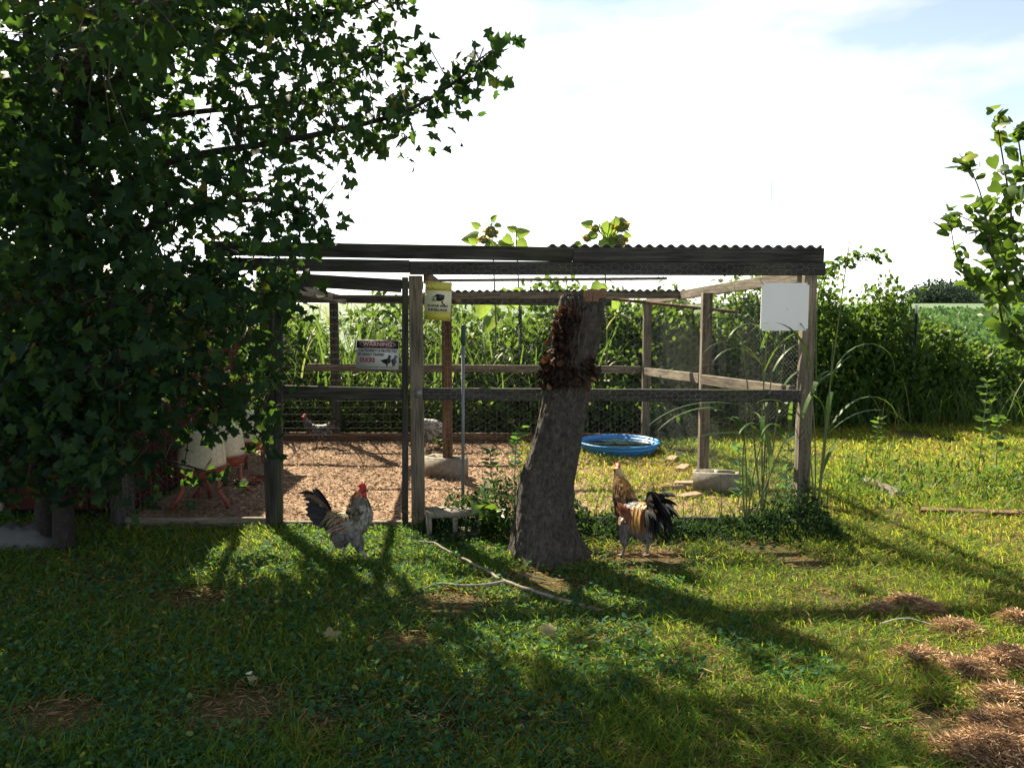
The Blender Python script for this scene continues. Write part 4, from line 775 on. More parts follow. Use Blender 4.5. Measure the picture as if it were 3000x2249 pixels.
for _ in range(2): leafcluster(np.array([tuple(at(a, b_, c_)) for a, b_, c_ in zip(rng.uniform(-150, 440, 70), rng.uniform(1000, 1440, 70), rng.uniform(4.5, 5.4, 70))]), 9, .075, .11)
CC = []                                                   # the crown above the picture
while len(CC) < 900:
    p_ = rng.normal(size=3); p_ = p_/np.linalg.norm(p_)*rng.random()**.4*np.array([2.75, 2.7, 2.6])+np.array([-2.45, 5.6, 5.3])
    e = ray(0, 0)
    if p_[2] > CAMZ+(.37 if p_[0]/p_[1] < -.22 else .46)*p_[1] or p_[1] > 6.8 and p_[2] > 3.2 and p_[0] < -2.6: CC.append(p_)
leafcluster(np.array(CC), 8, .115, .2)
mb.build('crown', M['maple'], maple)['kind'] = 'stuff'; tw.build('twigs', M['twig'], maple)['kind'] = 'stuff'

# ------------------------------------------------------------------ young tree at the right edge
rb = Vector((4.05, 5.5, 0)); rt = thing('young_tree', rb, 'young round-leaved tree with upright shoots at the edge of the lawn', 'tree'); mb = MB(); tube(mb, smooth_path([rb-Vector((0, 0, .05)), rb+Vector((.02, 0, .8)), rb+Vector((-.05, 0, 1.6)), rb+Vector((-.02, 0, 2.6))], 5), list(np.linspace(.045, .015, 16)), 10); mb.build('trunk', M['mbark'], rt, smooth=True)
mb = MB(); sm = MB()
for pts, n_ in (([rb+Vector((-.03, 0, 1.2)), at(2960, 980, 5.3), at(2920, 800, 5.2), at(2870, 560, 5.2), at(2810, 450, 5.2)], 70), ([rb+Vector((-.04, 0, 1.4)), at(2985, 800, 5.4), at(2960, 600, 5.4), at(2925, 380, 5.4), at(2930, 335, 5.4)], 60), ([at(2950, 900, 5.3), at(2880, 830, 5.2), at(2810, 770, 5.1), at(2780, 630, 5.1)], 60), ([at(2960, 860, 5.3), at(2900, 740, 5.3), at(2860, 660, 5.3), at(2790, 625, 5.3)], 50), ([rb+Vector((-.03, 0, 1.0)), at(3000, 1000, 5.3), at(2960, 960, 5.2), at(2930, 955, 5.2)], 30), ([rb+Vector((-.02, 0, 1.7)), at(3030, 600, 5.5), at(2985, 420, 5.5), at(2990, 380, 5.5)], 50), ([rb+Vector((0, 0, 1.5)), at(3020, 850, 5.4), at(2930, 700, 5.5), at(2890, 610, 5.5)], 60), ([rb+Vector((0, 0, 1.7)), rb+Vector((.4, .2, 2.3)), rb+Vector((.6, .1, 3.0))], 90), ([rb+Vector((0, 0, 1.4)), rb+Vector((.5, -.3, 1.9)), rb+Vector((.9, -.3, 2.4))], 90)):
    pa = smooth_path(pts, 8); tube(sm, pa, list(np.linspace(.011, .002, len(pa))), 5); A_ = np.array([tuple(p) for p in pa]); k = rng.integers(len(A_)//5, len(A_), n_); P_ = A_[k]+rng.normal(size=(n_, 3))*.035; D_ = rdir(n_)*np.array([1, 1, .5]); D_[:, 2] -= .35; scatter(mb, HEART, P_, D_, rdir(n_, .8), rng.uniform(.05, .10, n_), rng.random(n_), 1.05)
n_ = 900; P_ = np.array([tuple(at(a, b_, c_)) for a, b_, c_ in zip(rng.uniform(2880, 3260, n_), rng.uniform(500, 960, n_), rng.normal(5.45, .25, n_))]); k = (P_[:, 0] > np.array([at(2830+.35*abs(800-700), 700, 5.4).x]*n_)) & (rng.random(n_) < .45); P_ = P_[k]; n_ = len(P_); D_ = rdir(n_); D_[:, 2] -= .4; scatter(mb, HEART, P_, D_, rdir(n_, .7), rng.uniform(.055, .095, n_), rng.random(n_)*.85, 1.05)
mb.build('crown', M['redbud'], rt)['kind'] = 'stuff'; sm.build('branch', M['twig'], rt, smooth=True)

# ------------------------------------------------------------------ hedge thicket, tall grass, sunflowers, fence posts
def shrub(x, y, rx, ry, h, n_, label, size=.085, tpl=OVAL, mat='shrub', seed=0, top_light=True):
    t = thing('shrub', (x, y, 0), label, 'shrub', 'shrubs of the hedge'); mb = MB()
    n_ = int(n_*1.9); d = rng.normal(size=(n_, 3)); d[:, 2] = np.abs(d[:, 2]); d = nrm(d); rad = rng.random(n_)**.28; th = np.arctan2(d[:, 1], d[:, 0]); lump = .72+.5*fbm(th*1.6+x*3, d[:, 2]*3+y); P_ = d*(rad*lump)[:, None]*np.array([rx, ry, h])+np.array([x, y, .08])
    scatter(mb, tpl, P_, rdir(n_, .25), rdir(n_, .9), size*rng.uniform(.6, 1.3, n_), np.clip(rng.random(n_)*.9+.1*(P_[:, 2]/h), 0, 1), 1.2)  # leaves lighter towards the top: backlight put into the leaf colour
    sm = MB()
    for i in range(16):
        a = random.uniform(0, 6.28); e = Vector((x+rx*.8*math.cos(a)*random.random(), y+ry*.8*math.sin(a)*random.random(), h*random.uniform(.6, 1.12))); b0_ = Vector((x+random.uniform(-.25, .25), y+random.uniform(-.25, .25), -.03)); pa = smooth_path([b0_, b0_.lerp(e, .5)+Vector((0, 0, .15)), e], 4); tube(sm, pa, list(np.linspace(.010, .002, len(pa))), 4)
        A_ = np.array([tuple(p) for p in pa])[4:]; kk = rng.integers(0, len(A_), 16); scatter(mb, tpl, A_[kk]+rng.normal(size=(16, 3))*.03, rdir(16, .4), rdir(16, .9), size*rng.uniform(.6, 1.2, 16), rng.random(16), 1.1)
    mb.build('crown', M[mat], t)['kind'] = 'stuff'; sm.build('trunk', M['twig'], t)
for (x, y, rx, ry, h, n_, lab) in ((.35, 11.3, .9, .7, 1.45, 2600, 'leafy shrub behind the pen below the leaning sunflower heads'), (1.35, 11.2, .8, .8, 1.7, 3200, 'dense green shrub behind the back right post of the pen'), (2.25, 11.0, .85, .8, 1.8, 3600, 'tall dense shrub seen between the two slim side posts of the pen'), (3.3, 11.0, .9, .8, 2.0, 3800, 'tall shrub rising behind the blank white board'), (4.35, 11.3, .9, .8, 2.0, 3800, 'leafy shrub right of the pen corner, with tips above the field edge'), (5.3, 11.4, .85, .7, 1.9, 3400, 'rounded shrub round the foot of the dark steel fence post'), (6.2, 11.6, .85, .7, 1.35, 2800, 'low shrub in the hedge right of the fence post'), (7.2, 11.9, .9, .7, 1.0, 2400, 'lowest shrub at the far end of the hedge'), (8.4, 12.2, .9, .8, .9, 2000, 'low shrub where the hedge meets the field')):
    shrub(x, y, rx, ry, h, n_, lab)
br = thing('bramble', at(2400, 1000, 10.6), 'arching leafy bramble shoot reaching out above the hedge by the pen corner', 'plant'); br.location.z = 0; WM[br.name] = Matrix.Translation(br.location)
pa = smooth_path([Vector((br.location.x, 10.6, 0)), at(2395, 880, 10.6), at(2440, 790, 10.6), at(2510, 757, 10.5), at(2590, 748, 10.4)], 8); mb = MB(); tube(mb, pa, list(np.linspace(.012, .003, len(pa))), 5); mb.build('stem', M['stem'], br, smooth=True); A_ = np.array([tuple(p) for p in pa])[12:]; k = rng.integers(0, len(A_), 130); mb = MB(); scatter(mb, OVAL, A_[k]+rng.normal(size=(130, 3))*.045, rdir(130, .2), rdir(130, .9), rng.uniform(.06, .11, 130), rng.random(130), 1.1); mb.build('leaves', M['shrub'], br)
mb = MB()                                                  # rank tall grass behind the pen and along the hedge foot
for i in range(2300):
    x = random.uniform(-5.5, 1.3); y = random.uniform(9.75, 12.2); h = random.uniform(.7, 1.55)+.35*random.random()*(1 if x < -.3 else .2); b0_ = (x, y, float(gh(x, y)))
    if random.random() < .5: ribbon(mb, b0_, random.uniform(0, 6.28), R(random.uniform(68, 88)), h*1.15, R(random.uniform(20, 110)), random.uniform(.018, .036), random.random()**1.3)
    else:
        z = random.uniform(.2, h); ribbon(mb, (x, y, z), random.uniform(0, 6.28), R(random.uniform(35, 75)), random.uniform(.35, .75), R(random.uniform(60, 150)), random.uniform(.018, .034), random.random()**1.2)
for i in range(900):
    x = random.uniform(2.6, 9); y = random.uniform(10.2, 10.9)+.1*(x-3)*.6; ribbon(mb, (x, y, float(gh(x, y))), random.uniform(0, 6.28), R(random.uniform(60, 88)), random.uniform(.3, .95), R(random.uniform(20, 120)), random.uniform(.008, .02), random.random()**1.6, 6)
tag(mb.build('tall_grass', M['tallgrass']), 'rank tall grass growing behind the pen and along the hedge foot', 'grass', kind='stuff')
n_ = 46000; x = rng.uniform(-5.5, 2.6, n_); y = rng.uniform(9.6, 12.4, n_); z = rng.random(n_)**.9*(1.0+1.35*fbm(x*1.6, y*1.6))*np.clip((y-9.3)/1.7, .15, 1); gp = vn(x*2.6+z*2, y*2.6+z*2.2+40) > .30+.25*rng.random(n_); x, y, z = x[gp], y[gp], z[gp]; n_ = len(x)
mb = MB(); scatter(mb, OVAL, np.stack([x, y, z+.03], 1), rdir(n_, .3), rdir(n_, 1), rng.uniform(.04, .13, n_), rng.random(n_)**1.3, 1.25); tag(mb.build('undergrowth', M['shrub']), 'tangled leafy undergrowth filling the ground behind the pen', 'undergrowth', kind='stuff')
def sunflower(u, Y_, vt, heads, leaves, label, lean=0., vb=None):
    tp = at(u, vt, Y_); b0_ = Vector((tp.x-lean, Y_, 0)); t = thing('sunflower', b0_, label, 'sunflower', 'sunflowers behind the pen'); pa = smooth_path([b0_-Vector((0, 0, .03)), b0_.lerp(tp, .5)+Vector((.05, 0, 0)), tp], 8); mb = MB(); tube(mb, pa, list(np.linspace(.016, .007, len(pa))), 6); mb.build('stalk', M['stem'], t, smooth=True)
    sm = MB()
    for (lu, lv, s_, dx, dz, rn) in leaves:
        e = at(lu, lv, Y_+random.uniform(-.15, .1)); j = min(range(len(pa)), key=lambda i: abs(pa[i].z-(e.z+.0))); tube(sm, [pa[j], pa[j].lerp(e, .6)+Vector((0, 0, .04)), e], [.006, .005, .003], 5)
        mb = MB(); scatter(mb, HEART, np.array([tuple(e)]), np.array([[dx, random.uniform(-.3, .3), dz]]), np.array([[random.uniform(-.3, .3), -.9, .5]]), s_, rn, 1.0); mb.build('leaf', M['sunfl'], t)
    for (hu, hv, s_) in heads:
        c_ = at(hu, hv, Y_-.05); tube(sm, [pa[-2], pa[-1].lerp(c_, .5)+Vector((0, 0, .05)), c_], [.008, .007, .006], 5); mb = MB(); spheres(mb, [(c_.x, c_.y, c_.z, s_), (c_.x+.01, c_.y-.01, c_.z-s_*.4, s_*.95)], .8); k = 26; mb2 = MB(); an = rng.uniform(0, 6.28, k); D_ = np.stack([np.cos(an), np.sin(an)*.5-.4, rng.uniform(-.9, .2, k)], 1); scatter(mb2, LANCE, np.tile(np.array([tuple(c_)]), (k, 1))+D_*s_*.5, D_, rdir(k), s_*1.3, rng.random(k), 1.6)
        mb.build('seed_head', M['stem'], t, smooth=True); mb2.build('petals', M['petal'], t)
    sm.build('leaf_stalks', M['stem'], t)['kind'] = 'stuff'
M['petal'] = leafmat('wilted_petal', [(0, (.10, .13, .03)), (.55, (.16, .16, .04)), (.7, (.45, .28, .02)), (1, (.55, .36, .04))], (.6, .45, .05), .35)
sunflower(1440, 10.2, 660, [(1437, 676, .07), (1415, 700, .05)], [(1440, 645, .10, .7, .7, .4), (1452, 655, .10, .6, -.3, .3), (1405, 665, .13, -.5, .3, .5), (1400, 690, .24, -1, -.2, .5), (1425, 710, .2, .7, -.2, .3), (1480, 690, .15, .6, -.6, .6), (1395, 712, .12, -.5, .3, .7), (1500, 705, .2, -1, -.4, .8), (1460, 712, .26, .8, -.3, .9), (1420, 880, .25, -.3, -1, .6), (1465, 850, .25, .5, -1, .4), (1440, 930, .22, -.4, -.9, .5)], 'sunflower with drooping seed heads over the seam of the roof beam')
sunflower(1512, 10.35, 690, [], [(1512, 680, .20, 1, .1, .8), (1510, 672, .13, -.9, .3, .9), (1520, 700, .18, .6, -.6, .6), (1500, 850, .26, .3, -1, .4), (1530, 860, .22, .5, -1, .5)], 'single sunflower shoot with one broad sunlit leaf, without seed heads')
sunflower(1765, 10.2, 665, [(1744, 667, .045), (1817, 655, .085), (1718, 696, .045), (1815, 702, .075)], [(1735, 655, .16, -1, .1, .5), (1800, 640, .16, .3, -.2, .4), (1790, 655, .24, -.3, -1, .1), (1745, 680, .16, -.6, -.4, .2), (1795, 690, .22, .5, -.6, .4), (1765, 700, .20, .6, -.6, .3), (1830, 683, .12, .8, -.3, .3), (1700, 710, .12, -.6, -.3, .6), (1800, 700, .2, .2, -1, .5), (1760, 830, .24, -.4, -1, .4), (1790, 860, .24, .5, -1, .5), (1730, 900, .2, -.3, -1, .8)], 'sunflower with four drooping heads above the wavy roof edge', -.05)
for u, v0, Y_, lab in ((2686, 893, 11.0, 'dark steel fence post with white tip standing in the hedge'), (1524, 905, 10.1, 'short dark fence post among plants right of the tall grey pole')):
    tp = at(u, v0, Y_); t = thing('fence_post', (tp.x, Y_, 0), lab, 'fence post', 'steel fence posts'); mb = MB(); box(mb, tp.x-.022, tp.x+.022, Y_-.004, Y_+.004, -.05, tp.z-.12); box(mb, tp.x-.004, tp.x+.004, Y_-.035, Y_-.005, -.05, tp.z-.12); mb.build('shaft', M['tpost'], t)
    mb = MB(); box(mb, tp.x-.022, tp.x+.022, Y_-.004, Y_+.004, tp.z-.12, tp.z); box(mb, tp.x-.004, tp.x+.004, Y_-.035, Y_-.005, tp.z-.12, tp.z); mb.build('tip', M['white'] if u > 2000 else M['tpost'], t)

# far trees on the skyline
for i, (u, Y_, w_, h_, lab) in enumerate(((2755, 190, 4.2, 4.6, 'tallest far tree in the clump on the field skyline'), (2715, 195, 3.2, 3.6, 'left far tree of the clump on the field skyline'), (2810, 200, 4.5, 4.2, 'broad far tree right of the tallest one on the skyline'), (2860, 210, 4.5, 3.0, 'low far tree tapering off the skyline clump'), (2940, 230, 6.5, 3.1, 'wide low far tree on the skyline behind the young tree'), (3010, 230, 6, 3.4, 'far tree on the skyline at the field corner'))):
    p = at(u, 900, Y_); z0 = float(gh(p.x, Y_)); t = thing('far_tree', (p.x, Y_, z0), lab, 'tree', 'far trees on the skyline'); w_ *= 1.9; h_ *= 1.4; n_ = 1900; d = nrm(rng.normal(size=(n_, 3))); lump = .65+.6*fbm(np.arctan2(d[:, 1], d[:, 0])*1.5+i*5, d[:, 2]*2.5); P_ = d*(rng.random(n_)**.3*lump)[:, None]*np.array([w_, w_*.7, h_*.55])+np.array([p.x, Y_, z0+h_*.5]); P_[:, 2] = np.maximum(P_[:, 2], z0+.2)
    mb = MB(); scatter(mb, OVAL, P_, rdir(n_), rdir(n_, .8), rng.uniform(.35, .8, n_), rng.random(n_)*.5, 1.5); mb.build('crown', M['fartree'], t)['kind'] = 'stuff'; mb = MB(); tube(mb, [Vector((p.x, Y_, z0-.2)), Vector((p.x, Y_, z0+h_*.7))], [.22, .08], 6); mb.build('trunk', M['twig'], t)

# ------------------------------------------------------------------ big grasses and weeds by the corner post
def reed(name, base, stems, label, cat='grass clump', group=None, mat='tallgrass'):
    """stems: list of (top point, list of (t along stem, azimuth, elevation, length, droop, width, rnd))"""
    t = thing(name, base, label, cat, group); sm = MB(); mb = MB()
    for top_, lv in stems:
        pa = smooth_path([Vector(base)-Vector((0, 0, .02)), Vector(base).lerp(Vector(top_), .5)+Vector((random.uniform(-.03, .03), 0, .02)), Vector(top_)], 6); tube(sm, pa, list(np.linspace(.008, .003, len(pa))), 5)
        for (s_, az_, el_, L_, dr, wd, rn) in lv: p_ = pa[min(len(pa)-1, int(s_*(len(pa)-1)))]; ribbon(mb, p_, az_, el_, L_, dr, wd*1.1, rn, 12)
    sm.build('stem', M['stem'], t, smooth=True); mb.build('blades', M[mat], t)
def rnd_leaves(k, lo=.35, L0=.35, L1=.7, rn=None): return [(random.uniform(lo, 1), random.uniform(0, 6.28), R(random.uniform(40, 80)), random.uniform(L0, L1), R(random.uniform(70, 170)), random.uniform(.026, .042), random.random()**1.4*.8 if rn is None else rn) for _ in range(k)]
b0_ = Vector((xa(2235, 1470, 5.95), 5.95, 0))
reed('reed_grass', b0_, [(at(2225, 950, 5.95), [(.75, R(180), R(55), .62, R(140), .026, .3), (.8, R(200), R(45), .55, R(120), .026, .25), (.7, R(170), R(35), .75, R(95), .028, .2), (.95, R(175), R(70), .55, R(150), .024, .3)]+rnd_leaves(3)), (at(2255, 900, 5.95), rnd_leaves(5)), (at(2275, 980, 5.9), [(.8, R(20), R(60), .4, R(60), .022, .3)]+rnd_leaves(3)), (at(2150, 830, 5.95), [(.9, R(190), R(80), .5, R(170), .02, .35)]), (at(2300, 1010, 5.9), rnd_leaves(4))], 'tall reedy grass clump growing inside the wire left of the corner post', 'grass clump', 'reedy grasses at the pen corner')
b0_ = Vector((xa(2190, 1480, 5.48), 5.50, 0))
reed('reed_grass', b0_, [(at(2190, 1190, 5.48), [(1, R(185), R(10), .8, R(60), .034, .25), (.95, R(195), R(15), .75, R(65), .03, .2), (.9, R(178), R(30), .6, R(90), .03, .45), (.8, R(185), R(0), .5, R(20), .028, .4)]), (at(2330, 1215, 5.48), rnd_leaves(4)), (at(2240, 1260, 5.45), rnd_leaves(4, .3, .25, .45)), (at(2180, 1260, 5.45), [(1, R(180), R(25), .35, R(50), .02, 1.)]+rnd_leaves(2, .3, .25, .4))], 'bent reedy grass drooping outside the wire below the mid rail', 'grass clump', 'reedy grasses at the pen corner')
b0_ = Vector((xa(2392, 1440, 5.5), 5.5, 0))
reed('reed_grass', b0_, [(at(2440, 1000, 5.5), [(.55, R(15), R(60), .9, R(170), .026, .2), (.75, R(5), R(72), .75, R(185), .022, .25), (.5, R(0), R(45), .75, R(120), .024, .2), (.8, R(170), R(80), .55, R(30), .02, .15)]+rnd_leaves(2)), (at(2490, 700, 5.5), [(.5, R(20), R(70), .3, R(60), .02, .3)]), (at(2370, 1050, 5.45), [(.8, R(165), R(75), .45, R(30), .022, .1)]+rnd_leaves(2)), (at(2340, 1180, 5.45), rnd_leaves(3))], 'reedy grass with long arching blades in front of the corner post', 'grass clump', 'reedy grasses at the pen corner')
tg = MB(); p0_ = at(2262, 820, 6.2); b0_ = Vector((p0_.x, 6.2, 0)); t = thing('grass_stalk', b0_, 'single thin seed stalk rising far above the pen roof', 'grass stalk'); tube(tg, smooth_path([b0_, p0_, at(2258, 480, 6.2)], 6), list(np.linspace(.004, .0012, 13)), 5); tg.build('stem', M['twig'], t)
def weed(base, h, n_, ll, label, mat='weed', tpl=LANCE, group=None, side=.5):
    t = thing('weed', base, label, 'weed', group); base = Vector(base); e = base+Vector((random.uniform(-.05, .05), random.uniform(-.05, .05), h)); pa = smooth_path([base-Vector((0, 0, .01)), base.lerp(e, .5)+Vector((random.uniform(-.03, .03), 0, 0)), e], 6); mb = MB(); tube(mb, pa, list(np.linspace(.006, .002, len(pa))), 5); A_ = np.array([tuple(p) for p in pa]); k = np.sort(rng.integers(3, len(A_), n_)); az = np.arange(n_)*2.4; D_ = np.stack([np.cos(az), np.sin(az), rng.uniform(.1, .6, n_)], 1); mb.build('stem', M['stem'], t, smooth=True); mb = MB(); scatter(mb, tpl, A_[k], D_, rdir(n_, 1.5), ll*rng.uniform(.6, 1.2, n_), rng.random(n_)*.9+.1, 1.5); mb.build('leaves', M[mat], t)
G = 'weeds standing in and around the pen'
weed(gnd(2862, 1400), .92, 50, .10, 'tall leafy weed right of the lawn in full sun', 'shrub', group=G); weed(gnd(2920, 1420), .62, 34, .09, 'shorter broad leaved weed beside the tall one on the right', 'shrub', OVAL, G); weed(gnd(2562, 1368), .52, 24, .085, 'slender weed with lobed leaves standing alone on the sunny grass', 'shrub', group=G)
weed(gnd(1508, 1402), .48, 30, .11, 'upright weed inside the pen left of the leaning trunk', group=G); weed(gnd(1452, 1440), .36, 26, .10, 'bushy weed inside the pen between pole and trunk', group=G); weed(gnd(1430, 1500), .26, 20, .09, 'lower weed by the concrete block with open cores', group=G)
weed(gnd(1440, 1580), .22, 12, .13, 'maple seedling with pale leaves between pole and trunk', 'redbud', MAPLE, G); weed(gnd(1285, 1320), .14, 14, .08, 'small weed at the feet of the grey fowl', 'shrub', OVAL, G)
weed(gnd(2300, 1500), .62, 34, .10, 'dark leafy weed twining at the corner post foot', group=G); weed(gnd(2160, 1490), .5, 30, .09, 'dark leafy weed under the drooping reed blades', group=G)
# low rank weeds along the pen front
mb = MB(); n_ = 7500; u_ = rng.uniform(-.68, 2.35, n_); y_ = rng.normal(5.50, .13, n_); hh = np.interp(u_, [-.7, -.45, .1, .5, 1.0, 1.5, 2.0, 2.15, 2.3], [.10, .22, .34, .24, .18, .24, .33, .32, .04])*np.clip(2.6*fbm(u_*3.1, y_*3.1)-.55, .08, 1.5); hh *= np.clip(1.1-np.abs(y_-5.54)*3.4, .06, 1)
k = ~((u_ > -.42) & (u_ < -.12) & (y_ < 5.5) & (rng.random(n_) < .35)); u_, y_, hh = u_[k], y_[k], hh[k]; n_ = len(u_)
scatter(mb, LANCE, np.stack([u_, y_, hh*rng.random(n_)**.7+.01], 1), rdir(n_, .3), rdir(n_, 1), rng.uniform(.022, .060, n_), rng.random(n_), 1.7)
for i in range(260):
    x = random.uniform(-.65, 2.3); y = random.gauss(5.5, .1); ribbon(mb, (x, y, 0), random.uniform(0, 6.28), R(random.uniform(50, 88)), random.uniform(.15, .5), R(random.uniform(10, 110)), random.uniform(.004, .010), random.random(), 5)
tag(mb.build('low_weeds', M['darkweed']), 'dark low weeds matted along the foot of the pen front', 'weeds', kind='stuff')
mb = MB(); n_ = 1500; p_ = np.array([tuple(gnd(a, b_)) for a, b_ in zip(rng.uniform(2460, 3150, n_), rng.normal(1425, 40, n_))]); p_[:, 2] = rng.random(n_)**1.5*.22; scatter(mb, LANCE, p_, rdir(n_, .7), rdir(n_, .7), rng.uniform(.03, .09, n_), rng.random(n_), 1.1)
for i in range(700):
    q_ = gnd(random.uniform(2440, 3150), random.gauss(1420, 45)); ribbon(mb, q_, random.uniform(0, 6.28), R(random.uniform(40, 88)), random.uniform(.10, .38), R(random.uniform(10, 120)), random.uniform(.004, .011), random.random(), 5)
tag(mb.build('border_weeds', M['shrub']), 'straggling sunlit weeds round the old border timbers', 'weeds', kind='stuff')
# old timbers of the border
o = board('timber', gnd(2690, 1502)+Vector((0, 0, .0)), gnd(3120, 1518)+Vector((0, 0, .006)), .10, .075, BW); tag(o, 'long dark border timber lying in the grass on the right', 'timber', 'old border timbers')
o = board('timber', gnd(2530, 1418)+Vector((0, 0, .03)), gnd(2640, 1462)+Vector((0, 0, .03)), .10, .07, W2); tag(o, 'short rotten pale timber lying in the sunny grass', 'timber', 'old border timbers')

# ------------------------------------------------------------------ lawn
def lawn_pts(n_, y0, y1, pw=1.0, xs=.74):
    y = y0+(y1-y0)*rng.random(n_)**pw; x = rng.uniform(-1, 1, n_)*(xs*y+.7); return x, y
x, y = lawn_pts(300000, 2.1, 10.8, 1.5); dry = fbm(x*.75+4, y*.75); bare = fbm(x*1.7+20, y*1.7+8); ip = in_pen(x, y)
u_line = (x-.1)/y
keep = (bare < .66+.1*rng.random(len(x))) & (~ip | ((x > .1) & (rng.random(len(x)) < .9) & (fbm(x*2, y*2) > .36-.08*x))) & ~((np.hypot(x-.27, y-5.0) < .27))
bare_spots = [(1320, 1775, .30), (1620, 1720, .22), (1190, 1880, .16), (1900, 1640, .35), (700, 2080, .3), (150, 2110, .25), (1560, 1690, .2), (560, 1760, .25)]
for u0, v0, r_ in bare_spots: p_ = gnd(u0, v0); keep &= (np.hypot((x-p_.x), (y-p_.y)*1.3) > r_*(.5+.9*rng.random(len(x))))
x, y, dry = x[keep], y[keep], dry[keep]; n_ = len(x); warm = np.clip((x-.6)/3, 0, 1); rn = np.clip(rng.random(n_)*.62+.55*(dry-.42)+.40*warm*rng.random(n_)+(rng.random(n_) < .10)*.4, 0, 1)  # drier, yellower grass to the right; sun's warmth partly put into the colour
rn[in_pen(x, y)] = np.clip(rn[in_pen(x, y)]+.2, 0, 1)
mb = MB(); Lh = (.022+.055*rng.random(n_)**1.3)*(.7+.7*fbm(x*2.3, y*2.3))*np.where(y > 7, 1.25, 1); blades(mb, np.stack([x, y, gh(x, y)-.002], 1), Lh, (.0028+.0036*rng.random(n_)**1.5)*(1+np.maximum(0, y-4)*.28), rn, .75, 1.0)
tag(mb.build('lawn_grass', M['grass']), 'short uneven lawn grass', 'grass', kind='stuff')
x, y = lawn_pts(64000, 2.1, 6.2, 1.35); wm = fbm(x*1.1+31, y*1.1+5)+np.clip(-.15*x+.07, -.35, .3); keep = (wm > .47) & ~in_pen(x, y) & (np.hypot(x-.27, y-5.0) > .27)
for u0, v0, r_ in bare_spots: p_ = gnd(u0, v0); keep &= (np.hypot((x-p_.x), (y-p_.y)*1.3) > r_*(.4+.7*rng.random(len(x))))
x, y = x[keep], y[keep]; n_ = len(x); mb = MB(); az = rng.uniform(0, 6.28, n_); scatter(mb, OVAL, np.stack([x, y, gh(x, y)+.006+.04*rng.random(n_)**1.4], 1), np.stack([np.cos(az), np.sin(az), rng.normal(.15, .35, n_)], 1), rdir(n_, 1.9), rng.uniform(.014, .042, n_), rng.random(n_), 1.15)
tag(mb.build('lawn_weeds', M['weed']), 'broad leaved creeping weeds spreading through the shaded lawn', 'weeds', kind='stuff')
x, y = lawn_pts(900, 2.3, 5.5, 1.2); k = ~in_pen(x, y); x, y = x[k], y[k]; mb = MB(); blades(mb, np.stack([x, y, gh(x, y)], 1), .07+.09*rng.random(len(x)), .005, rng.random(len(x))*.75, .5, .9); tag(mb.build('grass_tufts', M['tallgrass']), 'longer coarse grass blades scattered through the lawn', 'grass', kind='stuff')
# grassy litter: dead stems lying everywhere
x, y = lawn_pts(60000, 2.1, 9.0, 1.4); bs = np.zeros(len(x), bool)
for u0, v0, r_ in bare_spots: p_ = gnd(u0, v0); bs |= np.hypot((x-p_.x), (y-p_.y)*1.3) < r_*1.1
k = ((fbm(x*1.7+20, y*1.7+8)+.18*np.clip(x/3, 0, 1) > .52) | bs) & ~in_pen(x, y); x, y = x[k], y[k]; n_ = len(x); mb = MB(); az = rng.uniform(0, 6.28, n_); scatter(mb, LANCE, np.stack([x, y, gh(x, y)+.004+.02*rng.random(n_)], 1), np.stack([np.cos(az), np.sin(az), rng.normal(.1, .2, n_)], 1), rdir(n_, 1.6), rng.uniform(.025, .07, n_), rng.random(n_)*.45, .13)
tag(mb.build('dead_stems', M['dry']), 'dead grass stems lying on the bare patches of the lawn', 'dead grass', kind='stuff')
# heaps of raked dry grass on the right
for i, (u, v, r_, hh_, lab) in enumerate(((2655, 1775, .16, .045, 'small heap of dry cut grass highest up the lawn'), (2585, 1795, .11, .04, 'little tuft of dry cut grass left of the top heap'), (2720, 1800, .13, .05, 'dry cut grass heap just below the top heap'), (2800, 1850, .20, .05, 'flat heap of dry cut grass in the middle of the row'), (2975, 1830, .14, .06, 'dry grass heap by itself at the lawn edge'), (2700, 1930, .22, .035, 'thin spread of dry cut grass left of the long heap'), (2840, 1975, .24, .06, 'long heap of dry cut grass halfway along the row'), (2960, 1950, .24, .08, 'high tangled heap of dry grass behind the long heap'), (2950, 2060, .22, .06, 'dry grass heap above the thick windrow'), (2960, 2150, .26, .09, 'thick windrow of dry cut grass, upper part'), (2900, 2230, .30, .10, 'thick windrow of dry cut grass, lower part'), (3050, 2200, .28, .1, 'dry grass windrow spilling off the lawn'))):
    p_ = gnd(u, v); r_ *= .56; n_ = int(62000*r_); a = rng.uniform(0, 6.28, n_); q_ = rng.random(n_)**.6*r_*(.6+.7*fbm(a*1.3+i, a*0+i)); x = p_.x+q_*np.cos(a)*1.15; y = p_.y+q_*np.sin(a)*.8; z = gh(x, y)+.01+hh_*np.clip(1-(q_/r_)**2, 0, 1)*rng.random(n_); az = rng.uniform(0, 6.28, n_); mb = MB(); scatter(mb, LANCE, np.stack([x, y, z], 1), np.stack([np.cos(az), np.sin(az), rng.normal(0, .3, n_)], 1), rdir(n_, 1), rng.uniform(.018, .055, n_), np.clip(rng.random(n_)*.8+.25, 0, 1), .05)
    o = mb.build('dry_grass_heap', M['dry'], None, org=(p_.x, p_.y, 0)); tag(o, lab, 'dry grass', 'heaps of dry cut grass')

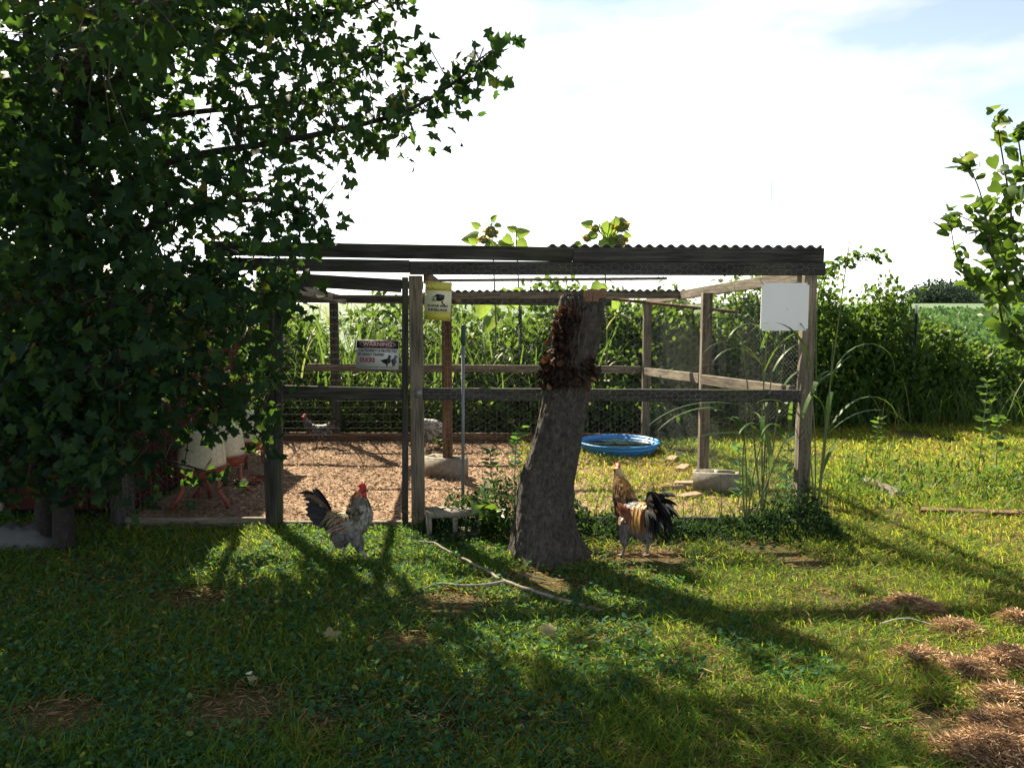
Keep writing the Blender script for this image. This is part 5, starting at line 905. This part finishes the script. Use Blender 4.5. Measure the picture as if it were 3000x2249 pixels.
# ------------------------------------------------------------------ small things on the ground
t = thing('fallen_branch', gnd(1400, 1690), 'long thin fallen branch lying on the grass before the trunk', 'branch'); mb = MB(); pa = smooth_path([gnd(1203, 1597)+Vector((0, 0, .03)), gnd(1270, 1612)+Vector((0, 0, .05)), gnd(1340, 1650)+Vector((0, 0, .05)), gnd(1420, 1690)+Vector((0, 0, .045)), gnd(1480, 1722)+Vector((0, 0, .04)), gnd(1600, 1760)+Vector((0, 0, .035)), gnd(1768, 1797)+Vector((0, 0, .012))], 6); tube(mb, [p+Vector((random.uniform(-.006, .006), random.uniform(-.006, .006), random.uniform(-.003, .003))) for p in pa], list(np.linspace(.0055, .0115, len(pa))), 7); mb.build('stem', M['paleTwig'], t, smooth=True)
mb = MB(); pa = smooth_path([gnd(1236, 1737)+Vector((0, 0, .02)), gnd(1290, 1726)+Vector((0, 0, .035)), gnd(1350, 1732)+Vector((0, 0, .035)), gnd(1420, 1730)+Vector((0, 0, .035)), gnd(1484, 1722)+Vector((0, 0, .04))], 6); tube(mb, pa, list(np.linspace(.006, .011, len(pa))), 7); mb.build('side_shoot', M['paleTwig'], t, smooth=True)
mb = MB(); p_ = gnd(1555, 1700); tube(mb, [p_+Vector((-.08, .03, .02)), p_+Vector((0, 0, .03)), p_+Vector((.09, -.04, .015))], [.004, .006, .004], 6); tag(mb.build('twig', M['paleTwig'], None, org=tuple(p_)), 'short stick lying on the bare soil at the trunk foot', 'stick')
M['grey'] = plain('grey_dead_stalk', (.25, .25, .24), .8)
M['palleaf'] = leafmat('pale_fallen_leaf', [(0, (.20, .19, .10)), (1, (.27, .25, .14))], (.4, .35, .15), .3)
for u, v, s_, a, lab in ((1625, 1848, .085, 2.6, 'large pale curled fallen leaf on the sunny grass'), (965, 1862, .06, .8, 'pale fallen leaf on the shaded weeds'), (745, 1990, .035, 1.9, 'little pale fallen leaf among weeds left of the white feather')):
    p_ = gnd(u, v, .045); mb = MB()
    for da, tl in ((0, .15), (.9, .35)): scatter(mb, MAPLE, np.array([tuple(p_)]), np.array([[math.cos(a+da), math.sin(a+da)*.6, tl]]), np.array([[.1, -.5, .8]]), s_, random.random())
    o = mb.build('fallen_leaf', M['palleaf'], None, org=tuple(p_)); tag(o, lab, 'leaf', 'pale fallen leaves')
p_ = gnd(718, 1972, .04); mb = MB(); scatter(mb, FEATH, np.array([tuple(p_)]*3), np.array([[1, .1, .1], [.9, .4, .2], [.8, -.3, .15]]), np.array([[0, -.4, 1.]]*3), .032, .5, .6, np.array([[.5, .5, .52]]*3)); tag(mb.build('feather', M['feather'], None, org=tuple(p_), colour=True), 'small white feather lying on the shaded weeds', 'feather')
p_ = gnd(2640, 1825, .03); mb = MB(); tube(mb, smooth_path([p_+Vector((-.11, -.01, .0)), p_+Vector((-.03, .0, .02)), p_+Vector((.06, .02, .015)), p_+Vector((.15, -.03, .0))], 5), [.004]*16, 5); tag(mb.build('twig', M['grey'], None, org=tuple(p_)), 'thin grey dead stalk across the lawn by the dry grass', 'stick')
# crumpled sack at the maple's foot
mb = MB(); c_ = gnd(35, 1612); V = []; F = []; NX, NY = 22, 14
for j in range(NY):
    for i in range(NX):
        s_, t_ = i/(NX-1)-.5, j/(NY-1)-.5; hgt = .14*max(0, 1-(2.1*s_)**4)*max(0, 1-(2.1*t_)**4)*(.5+.9*float(fbm(s_*9+3, t_*9)))+.005; V.append((c_.x+s_*.55+.03*float(vn(t_*9, 3)), c_.y+.1+t_*.3, hgt))
for j in range(NY-1):
    for i in range(NX-1): F.append((j*NX+i, j*NX+i+1, (j+1)*NX+i+1, (j+1)*NX+i))
mb.add(V, F); tag(mb.build('sack', M['sack'], None, org=(c_.x, c_.y, 0), smooth=True), 'pale crumpled sack lying beside the maple trunks', 'sack')
